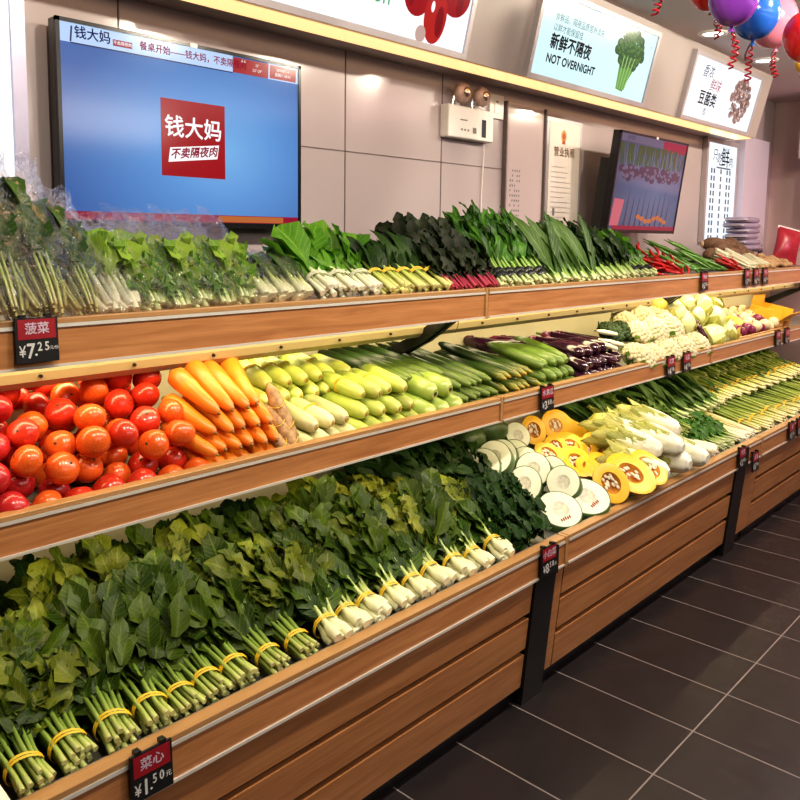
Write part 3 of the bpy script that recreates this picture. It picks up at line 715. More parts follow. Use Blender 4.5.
for k in range(6):
    a = k * PI / 3; m.poly([(cx + .012 * math.cos(a + 1.5), -.0022, cz + .03 + .012 * math.sin(a + 1.5)), (cx + .05 * math.cos(a), -.0022, cz + .03 + .05 * math.sin(a)), (cx + .012 * math.cos(a - 1.5), -.0022, cz + .03 + .012 * math.sin(a - 1.5))])
m.build('tomato_picture_calyx', E_['brocst'], lt, False)
blobs([(cx - .055, -h * .42, .028, .03)], 'tomato_picture_garlic', E_['mush2'], lt, -.0014, 16)
# upright white price list
p0, p1 = onY(709, 140, WALL - .03), onY(737, 150, WALL - .03)
zT, zB = p0.z - .01, onY(704, 225, WALL - .03).z - .12
w, h = p1.x - p0.x, zT - zB
t = thing('price_list', 'tall white lit price list with brush title on the far wall', 'sign', ((p0.x + p1.x) / 2, WALL - .03, (zT + zB) / 2))
m = MB(); f = .03
m.box(-w / 2 - f, w / 2 + f, -.006, .028, h / 2, h / 2 + f); m.box(-w / 2 - f, -w / 2, -.006, .028, -h / 2, h / 2); m.box(w / 2, w / 2 + f, -.006, .028, -h / 2, h / 2); m.build('frame', MT['greyframe'], t, False)
boxpart('lit_panel', -w / 2, w / 2, 0, .026, -h / 2, h / 2, E_['panelw'], t)
text('只', .09, E_['black'], t, -w * .26, h * .38, -.001, shear=.2); text('吃', .10, E_['black'], t, -w * .10, h * .34, -.001, shear=.2)
text('鲜', .15, E_['black'], t, w * .10, h * .36, -.001, bold=.001); text('肉', .08, E_['black'], t, w * .30, h * .33, -.001)
for x0, x1 in ((-.38, -.2), (-.06, .0), (.16, .36)):
    m = MB(); nn = max(1, int((x1 - x0) * 14))
    for k in range(11):
        z = h * .20 - k * .052
        for q in range(nn):
            xa = w * (x0 + (x1 - x0) * q / nn); m.poly([(xa, -.001, z), (xa + w * .05, -.001, z), (xa + w * .05, -.001, z + .034), (xa, -.001, z + .034)])
    m.build('list_column_lettering', E_['grey'], t, False)
rect(-w * .2, w * .3, h * .255, h * .27, 'list_subtitle_lettering', E_['grey'], t, -.001)
# bright panel at the picture's left edge
E_['window'] = emit('bright_white_panel', (.90, .93, .97), 1.25)
ex = onY(18, 80, WALL - .04).x; fx = onY(25, 80, WALL - .04).x; ix = onY(11, 80, WALL - .04).x
t = thing('poster_lightbox', 'tall blank white lit panel with a lilac grey frame beside the large television', 'sign', (ix, WALL - .04, 1.9))
boxpart('lit_panel', -.75, 0, .0, .03, -.62, .62, E_['window'], t)
MT['lilacframe'] = plain('lilac_frame', (.42, .39, .52), .3, .3, .04)
m = MB(); m.box(0, fx - ix, -.012, .04, -.65, .65); m.box(-.78, -.75, -.012, .04, -.65, .65); m.box(-.78, fx - ix, -.012, .04, .62, .65); m.box(-.78, fx - ix, -.012, .04, -.65, -.62)
m.build('frame', MT['lilacframe'], t, False)
# emergency light
Y = WALL - .05
p0, p1, p2 = onY(449, 103, Y), onY(494, 112, Y), onY(448, 136, Y)
w, h = p1.x - p0.x, p0.z - p2.z
t = thing('emergency_light', 'white twin-lamp emergency light box with hanging cord on the wall', 'light', ((p0.x + p1.x) / 2, Y, (p0.z + p2.z) / 2))
boxpart('housing', -w / 2, w / 2, 0, .05, -h / 2, h / 2, MT['white'], t, .006)
MT['clear'] = plain('lamp_clear', (.72, .50, .42), .08, 0, .25, 50, (.50, .34, .30), .8)
MT['reflector'] = plain('lamp_reflector', (.9, .75, .6), .15, .9, .1)
for s in (-.22, .20):
    m = MB(); rows = [(0, .016), (.02, .040), (.045, .046), (.062, .038), (.070, .0)]
    m.tube([(s * w, .03 - y * .8, h / 2 + .055) for y, r in rows], [max(.001, r) for y, r in rows], 14)
    o = m.build('lamp_head', MT['clear'], t)
    m = MB(); m.ellipsoid((s * w, .005 - .03, h / 2 + .055), (.022, .012, .022), 10, 6); m.build('bulb', MT['reflector'], o)
    m = MB(); m.tube([(s * w, .03, h / 2 - .003), (s * w, .03, h / 2 + .03)], .012, 8); m.build('lamp_neck', MT['white'], o)
rect(w * .02, w * .10, -h * .30, -h * .12, 'label_mark', MT['greyink'], t, -.0015)
rect(w * .22, w * .32, -h * .38, h * .18, 'indicator_strip', MT['ink'], t, -.0015)
rect(-w * .26, -w * .10, h * .05, h * .09, 'label_mark', MT['greyink'], t, -.0015)
for k in range(3): rect(-w * .24 + w * .07 * k, -w * .20 + w * .07 * k, -h * .26, -h * .20, 'label_mark', MT['greyink'], t, -.0015)
m = MB(); m.tube([(w * .40, .03, -h / 2 + .003), (w * .43, .035, -h / 2 - .05), (w * .42, .04, -h / 2 - .2), (w * .42, .044, -h / 2 - .42)], .0028, 6); m.build('cord', MT['white'], t)
p0, p1 = onY(490, 98, WALL), onY(500, 116, WALL)
t = thing('switch_plate', 'small white wall switch plate beside the emergency light', 'switch', ((p0.x + p1.x) / 2, WALL - .012, (p0.z + p1.z) / 2))
w = .055; boxpart('plate', -w, w, 0, .012, -.055, .055, MT['white'], t, .003)
rect(-.01, .01, .020, .026, 'indicator_slot', MT['ink'], t, -.001); boxpart('rocker', -.02, .02, -.004, .002, -.03, .012, MT['white'], t)
# document panels
Y = WALL - .012
a, b_, c_ = onY(506, 101, Y), onY(545, 111, Y), onY(583, 121, Y)
MT['acrylic'] = plain('acrylic_sheet', (.60, .50, .47), .07, 0, .02, 3)
zt0 = a.z; zB0 = 1.55
t = thing('document_panel', 'clear acrylic wall panel with faint handwriting, first beside the emergency light', 'notice', ((a.x + b_.x) / 2, Y, (zt0 + zB0) / 2))
w, h = b_.x - a.x, zt0 - zB0
boxpart('backing', -w / 2 + .004, w / 2 - .004, .002, .011, -h / 2, h / 2, MT['acrylic'], t)
m = MB(); m.box(-w / 2 - .004, -w / 2 + .004, -.012, .011, -h / 2, h / 2); m.box(w / 2 - .004, w / 2 + .004, -.012, .011, -h / 2, h / 2); m.build('frame', MT['seam'], t, False)
MT['wallsheet'] = plain('pinkish_sheet', (.60, .49, .50), .12, 0, .03, 4)
rect(-w * .42, w * .44, -h * .42, h * .42, 'sheet', MT['wallsheet'], t, .0005)
m = MB()
for k in range(11):
    z = h * .02 - k * .024
    for q in range(5):
        if rng.random() < .75: x = -w * .36 + q * .019; m.poly([(x, -.0005, z), (x + .012 * rng.uniform(.5, 1.1), -.0005, z), (x + .012, -.0005, z + .011), (x, -.0005, z + .009)])
m.build('handwriting', MT['greyink'], t, False)
t = thing('business_licence', 'framed business licence with an orange emblem on the wall', 'notice', ((b_.x + c_.x) / 2, Y, (zt0 + zB0) / 2))
w = c_.x - b_.x
boxpart('frame', -w * .42, w * .5, .002, .011, -h / 2, h * .46, MT['greyframe'], t)
boxpart('sheet', -w * .36, w * .44, .0, .003, -h / 2 + .02, h * .43, MT['paper'], t)
MT['gold'] = plain('emblem_gold', (.62, .26, .03), .4, 0, .1); MT['emblemred'] = plain('emblem_red', (.40, .05, .02), .4)
blobs([(.0, h * .33, .026, .032)], 'emblem', MT['gold'], t, -.001, 20)
blobs([(.0, h * .33, .014, .018)], 'emblem_centre', MT['emblemred'], t, -.0014, 16)
flat([(-.018, h * .27), (.018, h * .27), (.012, h * .30), (-.012, h * .30)], 'emblem_base', MT['emblemred'], t, -.0012)
text('营业执照', .052, MT['gold'], t, 0.01, h * .205, -.001, bold=.0005)
m = MB()
for k in range(12):
    z = h * .09 - k * .026; m.poly([(-w * .30, -.001, z), (w * rng.uniform(-.05, .3), -.001, z), (w * .1, -.001, z + .004), (-w * .30, -.001, z + .004)])
m.build('lettering', MT['greyframe'], t, False)
rect(-w * .24, -w * .18, -h * .28, -h * .22, 'seal_mark', MT['greyink'], t, -.001)

# ------------------------------------------------------------------ ceiling: downlights and balloons
E_['down'] = emit('downlight_glow', (1., .95, .9), 6)
def downlight(x, y, label):
    t = thing('downlight', label, 'light', (x, y, CEIL), 'round ceiling downlights')
    m = MB(); n = 20
    m.grid([[(r * math.cos(2 * PI * i / n), r * math.sin(2 * PI * i / n), z) for i in range(n)] for r, z in ((.05, -.004), (.06, -.010), (.075, -.008), (.08, 0))], None, True); m.build('ring', MT['white'], t)
    m = MB(); m.fan([(.052 * math.cos(2 * PI * i / n), .052 * math.sin(2 * PI * i / n), -.005) for i in range(n)], (0, 0, -.005), True); m.build('lens', E_['down'], t)
p = onZ(765, 60, CEIL); downlight(p.x, p.y, 'round glowing ceiling downlight behind the pink and red balloons')
p = onZ(713, 33, CEIL); downlight(p.x, p.y, 'round glowing ceiling downlight partly behind the purple balloon')
def balloon_mat(name, col):
    m, nt, b = nodes(name); nz = N(nt, 'ShaderNodeTexNoise', Scale=3.); nt.links.new(mixc(nt, nz.outputs['Fac'], tuple(c * .85 for c in col), col), b.inputs['Base Color'])
    b.inputs['Roughness'].default_value = .16; b.inputs['Transmission Weight'].default_value = .0; b.inputs['Subsurface Weight'].default_value = .12
    b.inputs['Subsurface Radius'].default_value = (.05, .05, .05); return m
BM = {'red': balloon_mat('balloon_red', (.55, .015, .02)), 'purple': balloon_mat('balloon_purple', (.20, .045, .36)), 'blue': balloon_mat('balloon_blue', (.02, .10, .42)), 'pink': balloon_mat('balloon_pink', (.66, .22, .32))}
MT['ribbon'] = plain('red_ribbon', (.45, .01, .03), .25, 0, .2, 20)
MT['ribbond'] = plain('dark_ribbon', (.10, .008, .02), .3, 0, .2, 20)
MT['yellowcap'] = BM['yellow'] = balloon_mat('balloon_yellow', (.75, .45, .03))
def balloon(px, py, d, r, col, rib, label, cat='balloon'):
    v = ray(px, py); P = Vector((0, 0, CAMH)) + v * (d / FPX)
    t = thing('balloon', label, cat, P, 'party balloons under the ceiling', (rng.uniform(-.15, .15), rng.uniform(-.15, .15), rng.random() * 6))
    m = MB(); m.ellipsoid((0, 0, 0), (r * .94, r * .94, r * 1.05), 28, 18, lambda q: 1 + (.10 * max(0, -q.z - .55) if q.z < 0 else 0)); m.build('balloon_skin', BM[col], t)
    m = MB(); z = -r * 1.10
    m.tube([(0, 0, z + .012), (0, 0, z - .006), (0, 0, z - .016)], [.006, .005, .013], 8); m.build('knot', BM[col], t)
    n = 90; path = []
    for k in range(n):
        q = k / n; path.append((.011 * math.cos(q * 40) * min(1, q * 3) + .02 * math.sin(q * 3), .011 * math.sin(q * 40) * min(1, q * 3), z - .01 - q * rib))
    m = MB(); m.tube(path, .0034, 5); m.build('hanging_ribbon', MT['ribbon'], t)
    m = MB(); m.tube([(0, 0, z), (.012, .01, z - .02), (.006, .02, z - .05), (.015, .015, z - .07)], .003, 5); m.build('ribbon_tail', MT['ribbond'], t)
balloon(709, -14, 3.0, .083, 'red', .10, 'red balloon at the picture top, first of the row of balloons')
balloon(734, -3, 2.78, .090, 'purple', .13, 'purple balloon between the red and blue balloons')
balloon(756, 13, 3.05, .093, 'blue', .14, 'blue balloon behind the purple and before the pink one')
balloon(773, 20, 3.34, .105, 'pink', .11, 'pink balloon behind the blue balloon')
balloon(807, 36, 3.0, .090, 'red', .09, 'red balloon cut by the right edge of the picture')
balloon(803, 63, 3.3, .035, 'yellow', .04, 'small yellow balloon under the red one at the picture edge')
balloon(652, -58, 2.55, .095, 'red', .11, 'balloon with a red ribbon dangling over the broccoli sign')
# ------------------------------------------------------------------ leafy bunches
def make_bunch(name, leafm, stalkm, tiem=None, n=10, Ls=.20, R=.032, fb=1.15, ft=1.6, r0=.0065, r1=.003, tie=.3, per=3, lf0=.45, LL=.10, LW=.06,
               droop=.8, ruffle=.0, fold=.3, shape='ovate', flat_=.8, separate=True, up=.35, spread=.7, band=.007, seg=5, bulge=0., leafn=None, stems=True, bend=0.):
    t = bpy.data.objects.new(name, None); C.objects.link(t); t.empty_display_size = .05
    fol = MB(); allst = MB(); H0 = R * flat_ * max(fb, 1) + r0
    for i in range(n):
        a = i * 2.39996 + rng.random() * .5; rad = math.sqrt((i + .5) / n); ox, oz = math.cos(a) * rad, math.sin(a) * rad
        path = []; rr = []; j0 = rng.uniform(-.012, .012)
        for j in range(seg + 1):
            q = j / seg
            k = lerp(fb, 1, min(1, q / tie)) if q < tie else lerp(1, ft, (q - tie) / (1 - tie))
            path.append(Vector((ox * R * k, j0 * (1 - q) + q * Ls, max(r0 * .8, H0 + oz * R * k * flat_ + bend * q * q))))
            rr.append(lerp(r0, r1, min(1, q * 1.1)) * (1 + bulge * math.sin(PI * min(1, q / .4)) if q < .4 else 1) * rng.uniform(.9, 1.1))
        st = MB() if separate else allst
        tint = rng.random()
        if stems: st.tube(path, rr, 6, True, tint)
        if stems and separate: st.build('stalk', stalkm, t)
        k_n = per if leafn is None else (1 if rng.random() < leafn else 0)
        for q in range(k_n):
            s_ = lf0 + (1 - lf0) * (q + rng.random() * .8) / max(1, k_n) if k_n > 1 else 1
            s_ = min(1, s_); idx = min(seg - 1, int(s_ * seg)); p = path[idx].lerp(path[idx + 1], s_ * seg - idx)
            d = Vector((ox * spread + rng.uniform(-.35, .35), 1, oz * spread * .7 + rng.uniform(-.25, .35) + bend * 2))
            nr = Vector((rng.uniform(-.8, .8), -up - rng.uniform(0, .4), 1))
            fol.leaf(p, d, nr, LL * rng.uniform(.75, 1.15), LW * rng.uniform(.75, 1.2), droop * rng.uniform(.3, 1.3), ruffle, fold * rng.uniform(.3, 1.6), shape=shape)
    if stems and not separate: allst.build('stalk_bundle', stalkm, t)
    if fol.v: fol.build('foliage', leafm, t)
    if tiem:
        m = MB(); y = Ls * tie; n2 = 20
        for dy in (-band * .5, band * .55):
            rows = []
            for w_, z_ in ((0, 1.0), (.5, 1.06), (1, 1.0)):
                rows.append([Vector((math.cos(2 * PI * k / n2) * (R + r0 * 1.05) * z_, y + dy + (w_ - .5) * band * .9 + .004 * math.sin(k * .63 + dy * 900), H0 + math.sin(2 * PI * k / n2) * (R * flat_ + r0 * 1.05) * z_)) for k in range(n2)])
            m.grid(rows, None, True)
        m.build('tie_band', tiem, t)
    return t
def pool(nv, *a, **k): return Pool([lambda: make_bunch(*a, **k) for _ in range(nv)])
def BX(px): return xof(px, 1.42, .58)
def MX(px): return xof(px, 1.71, 1.01)
def TX(px): return xof(px, 1.79, 1.41)

# ---- lowest tier, first unit: tied choy sum and bok choy along the rim
P_choy = pool(4, 'choy_sum_bunch', L['choy'], S['choy'], MT['yellow'], n=15, Ls=.20, R=.030, fb=1.2, ft=1.7, r0=.0066, r1=.0038, tie=.28, per=4, lf0=.50, LL=.125, LW=.058, up=.5, spread=.7, bend=.03, ruffle=.006, droop=1.)
P_bok = pool(4, 'bok_choy_bunch', L['bok'], S['bok'], MT['yellow'], n=9, Ls=.14, R=.026, fb=1.2, ft=1.7, r0=.0150, r1=.006, tie=.48, per=4, lf0=.6, LL=.11, LW=.065, bulge=.5, up=.5, spread=.8, bend=.035, ruffle=.006, droop=1.)
front = [(38, 0), (84, 0), (126, 0), (165, 0), (196, 0), (224, 0), (252, 0), (283, 0), (312, 0), (340, 1), (362, 1), (385, 1), (407, 1), (428, 1), (449, 1), (468, 1), (488, 1), (508, 1)]
ic = ib = 0
lastx = 0
for px, k in front:
    x = BX(px)
    if k == 0:
        put(P_choy.get(), x, 1.436 + rng.uniform(-.006, .006), zb(1.45) + .004, 12 + rng.uniform(-3, 3), rng.uniform(-7, 7), 0, rng.uniform(.95, 1.05),
            'choy sum bunch with a yellow band on the lowest front rim, %s from the left' % ordw(ic), 'vegetable', 'tied choy sum along the front rim'); ic += 1
    else:
        put(P_bok.get(), x, 1.436 + rng.uniform(-.006, .006), zb(1.45) + .004, 14 + rng.uniform(-3, 3), rng.uniform(-8, 8), 0, rng.uniform(.9, 1.0),
            'white-stemmed bok choy bunch with a yellow band on the front rim, %s from the left' % ordw(ib), 'vegetable', 'tied bok choy along the front rim'); ib += 1
P_row = pool(5, 'choy_sum_bunch', L['choyback'], S['choy'], None, n=12, Ls=.17, R=.045, ft=1.6, r0=.006, r1=.004, per=8, lf0=.0, LL=.09, LW=.058, separate=False, stems=False, ruffle=.009, up=.9, spread=1.2, droop=1.5, shape='ovate', bend=.02)
P_row2 = pool(4, 'choy_sum_bunch', L['choy'], S['choy'], None, n=12, Ls=.16, R=.045, ft=1.6, r0=.006, r1=.004, per=8, lf0=.0, LL=.095, LW=.06, separate=False, stems=False, ruffle=.009, up=1.0, spread=1.2, droop=1.5, bend=.02)
P_yel = pool(2, 'choy_sum_bunch', L['choyyel'], S['choy'], None, n=10, Ls=.16, R=.045, ft=1.6, r0=.006, r1=.004, per=7, lf0=.0, LL=.085, LW=.055, separate=False, stems=False, ruffle=.009, up=.9, spread=1.2, droop=1.5, bend=.02)
xa = .53; i = 0
while xa < 2.12:
    (lambda P: put(P.get(), xa + rng.uniform(-.015, .015), 1.575 + rng.uniform(-.015, .015), zb(1.6) + .04, 16 + rng.uniform(-5, 8), rng.uniform(-38, 38), rng.uniform(-20, 20), rng.uniform(.9, 1.1),
        'leafy choy sum in the second row of the lowest tray, %s from the left' % ordw(i), 'vegetable', 'leafy choy sum in the second row'))(P_yel if xa > 1.62 and rng.random() < .55 else P_row2 if rng.random() < .6 else P_row)
    xa += .088; i += 1
xa = .56; i = 0
while xa < 2.05:
    put((P_yel if xa > 1.5 and rng.random() < .4 else P_row if rng.random() < .55 else P_row2).get(), xa + rng.uniform(-.015, .015), 1.72 + rng.uniform(-.015, .015), zb(1.75) + .06, 16 + rng.uniform(-5, 10), rng.uniform(-40, 40), rng.uniform(-20, 20), rng.uniform(.9, 1.1),
        'leafy choy sum in the third row of the lowest tray, %s from the left' % ordw(i), 'vegetable', 'leafy choy sum in the third row')
    xa += .090; i += 1
xa = .55; i = 0
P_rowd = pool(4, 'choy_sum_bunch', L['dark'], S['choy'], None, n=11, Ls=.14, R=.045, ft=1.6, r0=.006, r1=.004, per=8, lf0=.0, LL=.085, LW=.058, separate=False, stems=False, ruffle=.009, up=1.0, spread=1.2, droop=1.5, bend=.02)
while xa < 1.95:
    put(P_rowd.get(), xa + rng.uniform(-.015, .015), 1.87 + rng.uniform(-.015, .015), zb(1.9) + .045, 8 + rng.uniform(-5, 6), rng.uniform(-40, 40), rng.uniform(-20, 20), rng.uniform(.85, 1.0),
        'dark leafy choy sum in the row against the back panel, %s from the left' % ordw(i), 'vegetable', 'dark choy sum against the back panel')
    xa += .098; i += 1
# dark potato leaves and celery leaves at the end of the first unit
P_pot = pool(3, 'sweet_potato_leaf_bunch', L['dark'], S['choy'], None, n=10, Ls=.15, R=.045, ft=1.6, r0=.004, r1=.003, per=7, lf0=.0, LL=.085, LW=.07, separate=False, stems=False, ruffle=.006, up=1.1, spread=1.0, droop=1.3, shape='round', bend=.03)
i = 0
for row, (yy, zz) in enumerate(((1.60, .06), (1.74, .075), (1.88, .07))):
    for xx in ([2.16, 2.25] if row == 0 else [2.09, 2.18, 2.27, 2.36] if row == 1 else [2.05, 2.15, 2.25, 2.35]):
        put(P_pot.get(), xx, yy, zb(yy) + zz, 18 + rng.uniform(-6, 6), rng.uniform(-20, 20), 0, 1.,
            'dark sweet potato leaf bunch behind the bok choy, %s row, %s from the left' % (('nearest', 'middle', 'farthest')[row], ordw(i)), 'vegetable', 'sweet potato leaf bunches'); i += 1
    i = 0
P_cel = pool(3, 'celery_leaf_bunch', L['celery'], S['choy'], None, n=14, Ls=.15, R=.035, ft=1.9, r0=.003, r1=.002, per=9, lf0=.0, stems=False, LL=.055, LW=.045, separate=False, up=.9, spread=1.1, droop=.8, ruffle=.006, bend=.02)
for i, (xx, yy, zz) in enumerate(((2.13, 1.46, .02), (2.21, 1.45, .02), (2.29, 1.46, .02), (2.17, 1.52, .07), (2.26, 1.52, .07), (2.34, 1.50, .05))):
    put(P_cel.get(), xx, yy, zb(yy) + zz, 20 + rng.uniform(-6, 6), rng.uniform(-20, 20), 0, .95,
        'dark green celery leaf bunch above the first post, %s, %s from the left' % (('lower layer', 'upper layer')[i // 3], ordw(i % 3)), 'vegetable', 'celery leaf bunches')

# ------------------------------------------------------------------ cut melons and pumpkins
def ring(R, n, y=0., sx=1., sz=1.): return [Vector((R * sx * math.cos(2 * PI * k / n), y, R * sz * math.sin(2 * PI * k / n))) for k in range(n)]
def melon_slice(R=.085, T=.045, sz=1.12):
    """stands with its cut face towards local -Y; origin at the centre"""
    t = bpy.data.objects.new('winter_melon_slice', None); C.objects.link(t); n = 36
    m = MB(); r1, r2 = ring(R, n, 0, 1, sz), ring(R * 1.0, n, T, 1, sz); ri = ring(R * .95, n, 0, 1, sz)
    m.grid([ri, r1, [p * 1.02 + Vector((0, T * .5, 0)) for p in ring(R, n, 0, 1, sz)], r2, ring(R * .6, n, T * 1.25, 1, sz)], None, True); m.fan(ring(R * .6, n, T * 1.25, 1, sz), (0, T * 1.3, 0)); m.build('rind', V['wm_rind'], t)
    m = MB(); rows = [ring(R * .955, n, -.0005, 1, sz), ring(R * .7, n, -.002, 1, sz), ring(R * .42, n, -.0022, 1, sz)]; m.grid(rows, None, True); m.build('flesh', V['wm_flesh'], t)
    m = MB(); rows = [ring(R * .42, n, -.0022, 1, sz), [p * (1 + .05 * math.sin(i * 2.1)) for i, p in enumerate(ring(R * .3, n, .0002, 1, sz))]]; m.grid(rows, None, True); m.fan(rows[1], (0, .001, 0), True)
    m.build('seed_core', V['wm_core'], t)
    return t
P_mel = Pool([lambda r=r, T=T: melon_slice(r, T) for r, T in ((.085, .05), (.078, .06), (.08, .075))])
def aim(o, p, nrm, spin=0, sc=1.):
    """turn local -Y to nrm"""
    q = Vector((0, -1, 0)).rotation_difference(Vector(nrm).normalized())
    o.location = p; o.rotation_euler = (q @ Euler((0, spin, 0)).to_quaternion()).to_euler(); o.scale = (sc,) * 3; return o
def at_px(px, py, z): return onZ(px, py, z)
mel = [(586, 496, .615, 'big pale winter melon slice with red stamp, at the rim beside the pumpkins'), (560, 509, .60, 'big pale winter melon slice with red stamp, beside the celery leaves'),
       (563, 482, .66, None), (550, 474, .665, None), (533, 469, .68, None), (524, 462, .69, None), (513, 457, .70, None), (501, 455, .71, None), (524, 484, .63, None), (494, 457, .72, None), (482, 466, .69, None), (470, 462, .68, None)]
i = 0
for px, py, z, lb in mel:
    o = P_mel.get(); p = at_px(px, py, z); big = lb is not None
    aim(o, p, (-.68, -.16, .56) if not big else (-.38, -.30, .82), rng.uniform(-.3, .3), 1.0 if big else rng.uniform(.80, .90))
    if big:
        m = MB()
        for q in range(5): m.poly([(-.03 + q * .009, -.0035, -.052 - .003 * (q % 2)), (-.025 + q * .009, -.0035, -.054), (-.022 + q * .009, -.0035, -.043 + .004 * (q % 3)), (-.028 + q * .009, -.0035, -.042)])
        m.build('red_stamp', MT['tagred'], o, False)
    tag(o, lb or 'pale round winter melon slice, %s in the row back from the rim' % ordw(i + 2), 'vegetable', 'winter melon slices'); i += not big
def pumpkin_cut(R=.07, depth=.05, sz=1.25, cav=.5, ring_=False):
    t = bpy.data.objects.new('pumpkin_slice', None); C.objects.link(t); n = 32
    m = MB(); rows = [[p * math.cos(a) + Vector((0, depth * math.sin(a), 0)) for p in [q * (1 + .02 * math.cos(8 * 2 * PI * k / n)) for k, q in enumerate(ring(R, n, 0, 1, sz))]] for a in [PI / 2 * j / 6 for j in range(6)]]
    m.grid(rows, None, True); m.fan(rows[-1], (0, depth, 0)); m.build('rind', V['pk_rind'], t)
    m = MB(); m.grid([ring(R, n, 0, 1, sz), ring(R * .9, n, -.002, 1, sz), ring(R * cav, n, -.001, 1, sz)], None, True); m.build('flesh', V['pk_flesh'], t)
    m = MB(); rows = [ring(R * cav, n, -.001, 1, sz), ring(R * cav * .85, n, depth * .25, 1, sz), ring(R * cav * .5, n, depth * .45, 1, sz)]; m.grid(rows, None, True); m.fan(rows[-1], (0, depth * .5, 0), True); o = m.build('seed_hollow', V['pk_core'], t)
    m = MB()
    for k in range(16):
        a, r = rng.random() * 6.3, R * cav * .75 * rng.random() ** .5; m.ellipsoid((r * math.cos(a), depth * .12 + rng.random() * .006, r * sz * math.sin(a)), (.0055, .003, .0085), 8, 5)
    m.build('seed_pulp', V['seed'], o)
    return t
P_pum = Pool([lambda a=a: pumpkin_cut(*a) for a in ((.072, .05, 1.3, .5), (.06, .045, 1.25, .55), (.065, .03, 1.35, .6), (.055, .04, 1.1, .45))])
pum = [(631, 473, .665, 1.25, (-.40, -.42, .76), 'big pumpkin slice with open seed hollow, foremost by the napa cabbages'), (611, 483, .64, 1.2, (-.62, -.45, .42), 'pumpkin slice standing on edge at the rim beside the big white melon slice'),
       (649, 467, .665, 1.15, (-.3, -.45, .80), 'pumpkin half behind the foremost pumpkin slice, nearest the napa cabbages'), (600, 462, .655, 1., (-.35, -.4, .8), None), (588, 466, .645, 1., (-.35, -.4, .8), None), (577, 461, .66, 1., (-.35, -.4, .8), None), (586, 448, .68, 1., (-.45, -.5, .7), None),
       (598, 447, .68, 1., (-.45, -.5, .7), None), (560, 457, .67, .9, (-.4, -.5, .7), None), (572, 446, .69, 1., (-.3, -.4, .8), None), (549, 453, .69, .95, (-.3, -.5, .8), None), (556, 446, .70, .9, (-.4, -.4, .8), None), (534, 430, .74, 1., (-.45, -.6, .5), 'oval orange pumpkin half standing upright at the back beside the round one')]
i = 0
for px, py, z, sc, nr, lb in pum:
    o = P_pum.get(i if lb else None); aim(o, at_px(px, py, z), nr, rng.uniform(-.4, .4), sc * .92)
    if not lb: i += 1
    tag(o, lb or 'orange pumpkin slice in the middle of the pumpkin pile, %s from the rim' % ordw(i - 1), 'vegetable', 'cut pumpkin pieces')
def neck_pumpkin():
    t = bpy.data.objects.new('butternut_half', None); C.objects.link(t); n = 32; R = .075
    def outline(a):
        x, z = math.cos(a), math.sin(a); k = 1 + 1.15 * max(0, math.cos(a + .45)) ** 14; return Vector((x * R * k, 0, z * R * k))
    pts = [outline(2 * PI * k / n) for k in range(n)]
    m = MB(); rows = [[p * math.cos(a) + Vector((0, .06 * math.sin(a), 0)) for p in pts] for a in [PI / 2 * j / 6 for j in range(6)]]; m.grid(rows, None, True); m.fan(rows[-1], (0, .06, 0)); m.build('rind', V['pk_rind'], t)
    m = MB(); m.grid([pts, [p * .93 + Vector((0, -.0015, 0)) for p in pts], [p * .45 + Vector((-.008, -.001, 0)) for p in ring(R, n)]], None, True); m.build('flesh', V['pk_flesh'], t)
    m = MB(); m.fan([p * .45 + Vector((-.008, -.001, 0)) for p in ring(R, n)], (-.01, .01, 0), True); o = m.build('seed_hollow', V['pk_core'], t)
    m = MB()
    for k in range(14): a, r = rng.random() * 6.3, .026 * rng.random() ** .5; m.ellipsoid((r * math.cos(a) - .01, .001, r * math.sin(a)), (.0055, .003, .0085), 8, 5)
    m.build('seed_pulp', V['seed'], o)
    m = MB(); m.tube([(.145, .012, -.07), (.165, .012, -.08)], [.022, .02], 10); m.build('neck_cut', V['wm_flesh'], t)
    return t
tag(aim(neck_pumpkin(), at_px(557, 425, .745), (-.45, -.72, .5), 0, 1.0), 'large round yellow pumpkin half with a pale neck, topmost of the pumpkins', 'vegetable', 'cut pumpkin pieces')
o = P_mel.get(2); tag(aim(o, at_px(518, 435, .73), (-.35, -.6, .6), .2, .72), 'small green-skinned melon half with cream flesh, at the back next to the oval pumpkin', 'vegetable')
def melon_chunk():
    t = bpy.data.objects.new('winter_melon_half', None); C.objects.link(t); m = MB()
    m.ellipsoid((0, 0, 0), (.10, .075, .07), 24, 14); m.build('rind', V['wm_rind'], t)
    m = MB(); m.grid([[p for p in ring(.0715, 24)], ring(.03, 24)], None, True); m.fan(ring(.03, 24), (0, 0, 0), True); o = m.build('flesh', V['wm_flesh'], t)
    for v in o.data.vertices: v.co = Vector((.082, v.co.x * .72, v.co.z * .62))
    return t
for k, (px, py, z, yaw, lb) in enumerate(((470, 440, .74, 20, 'dark green winter melon half lying under the middle shelf, nearest the greens'), (490, 430, .75, -15, 'dark green winter melon half behind the row of melon slices'))):
    put(melon_chunk(), *at_px(px, py, z), 8, yaw, 10, .9, lb, 'vegetable', 'winter melon halves')

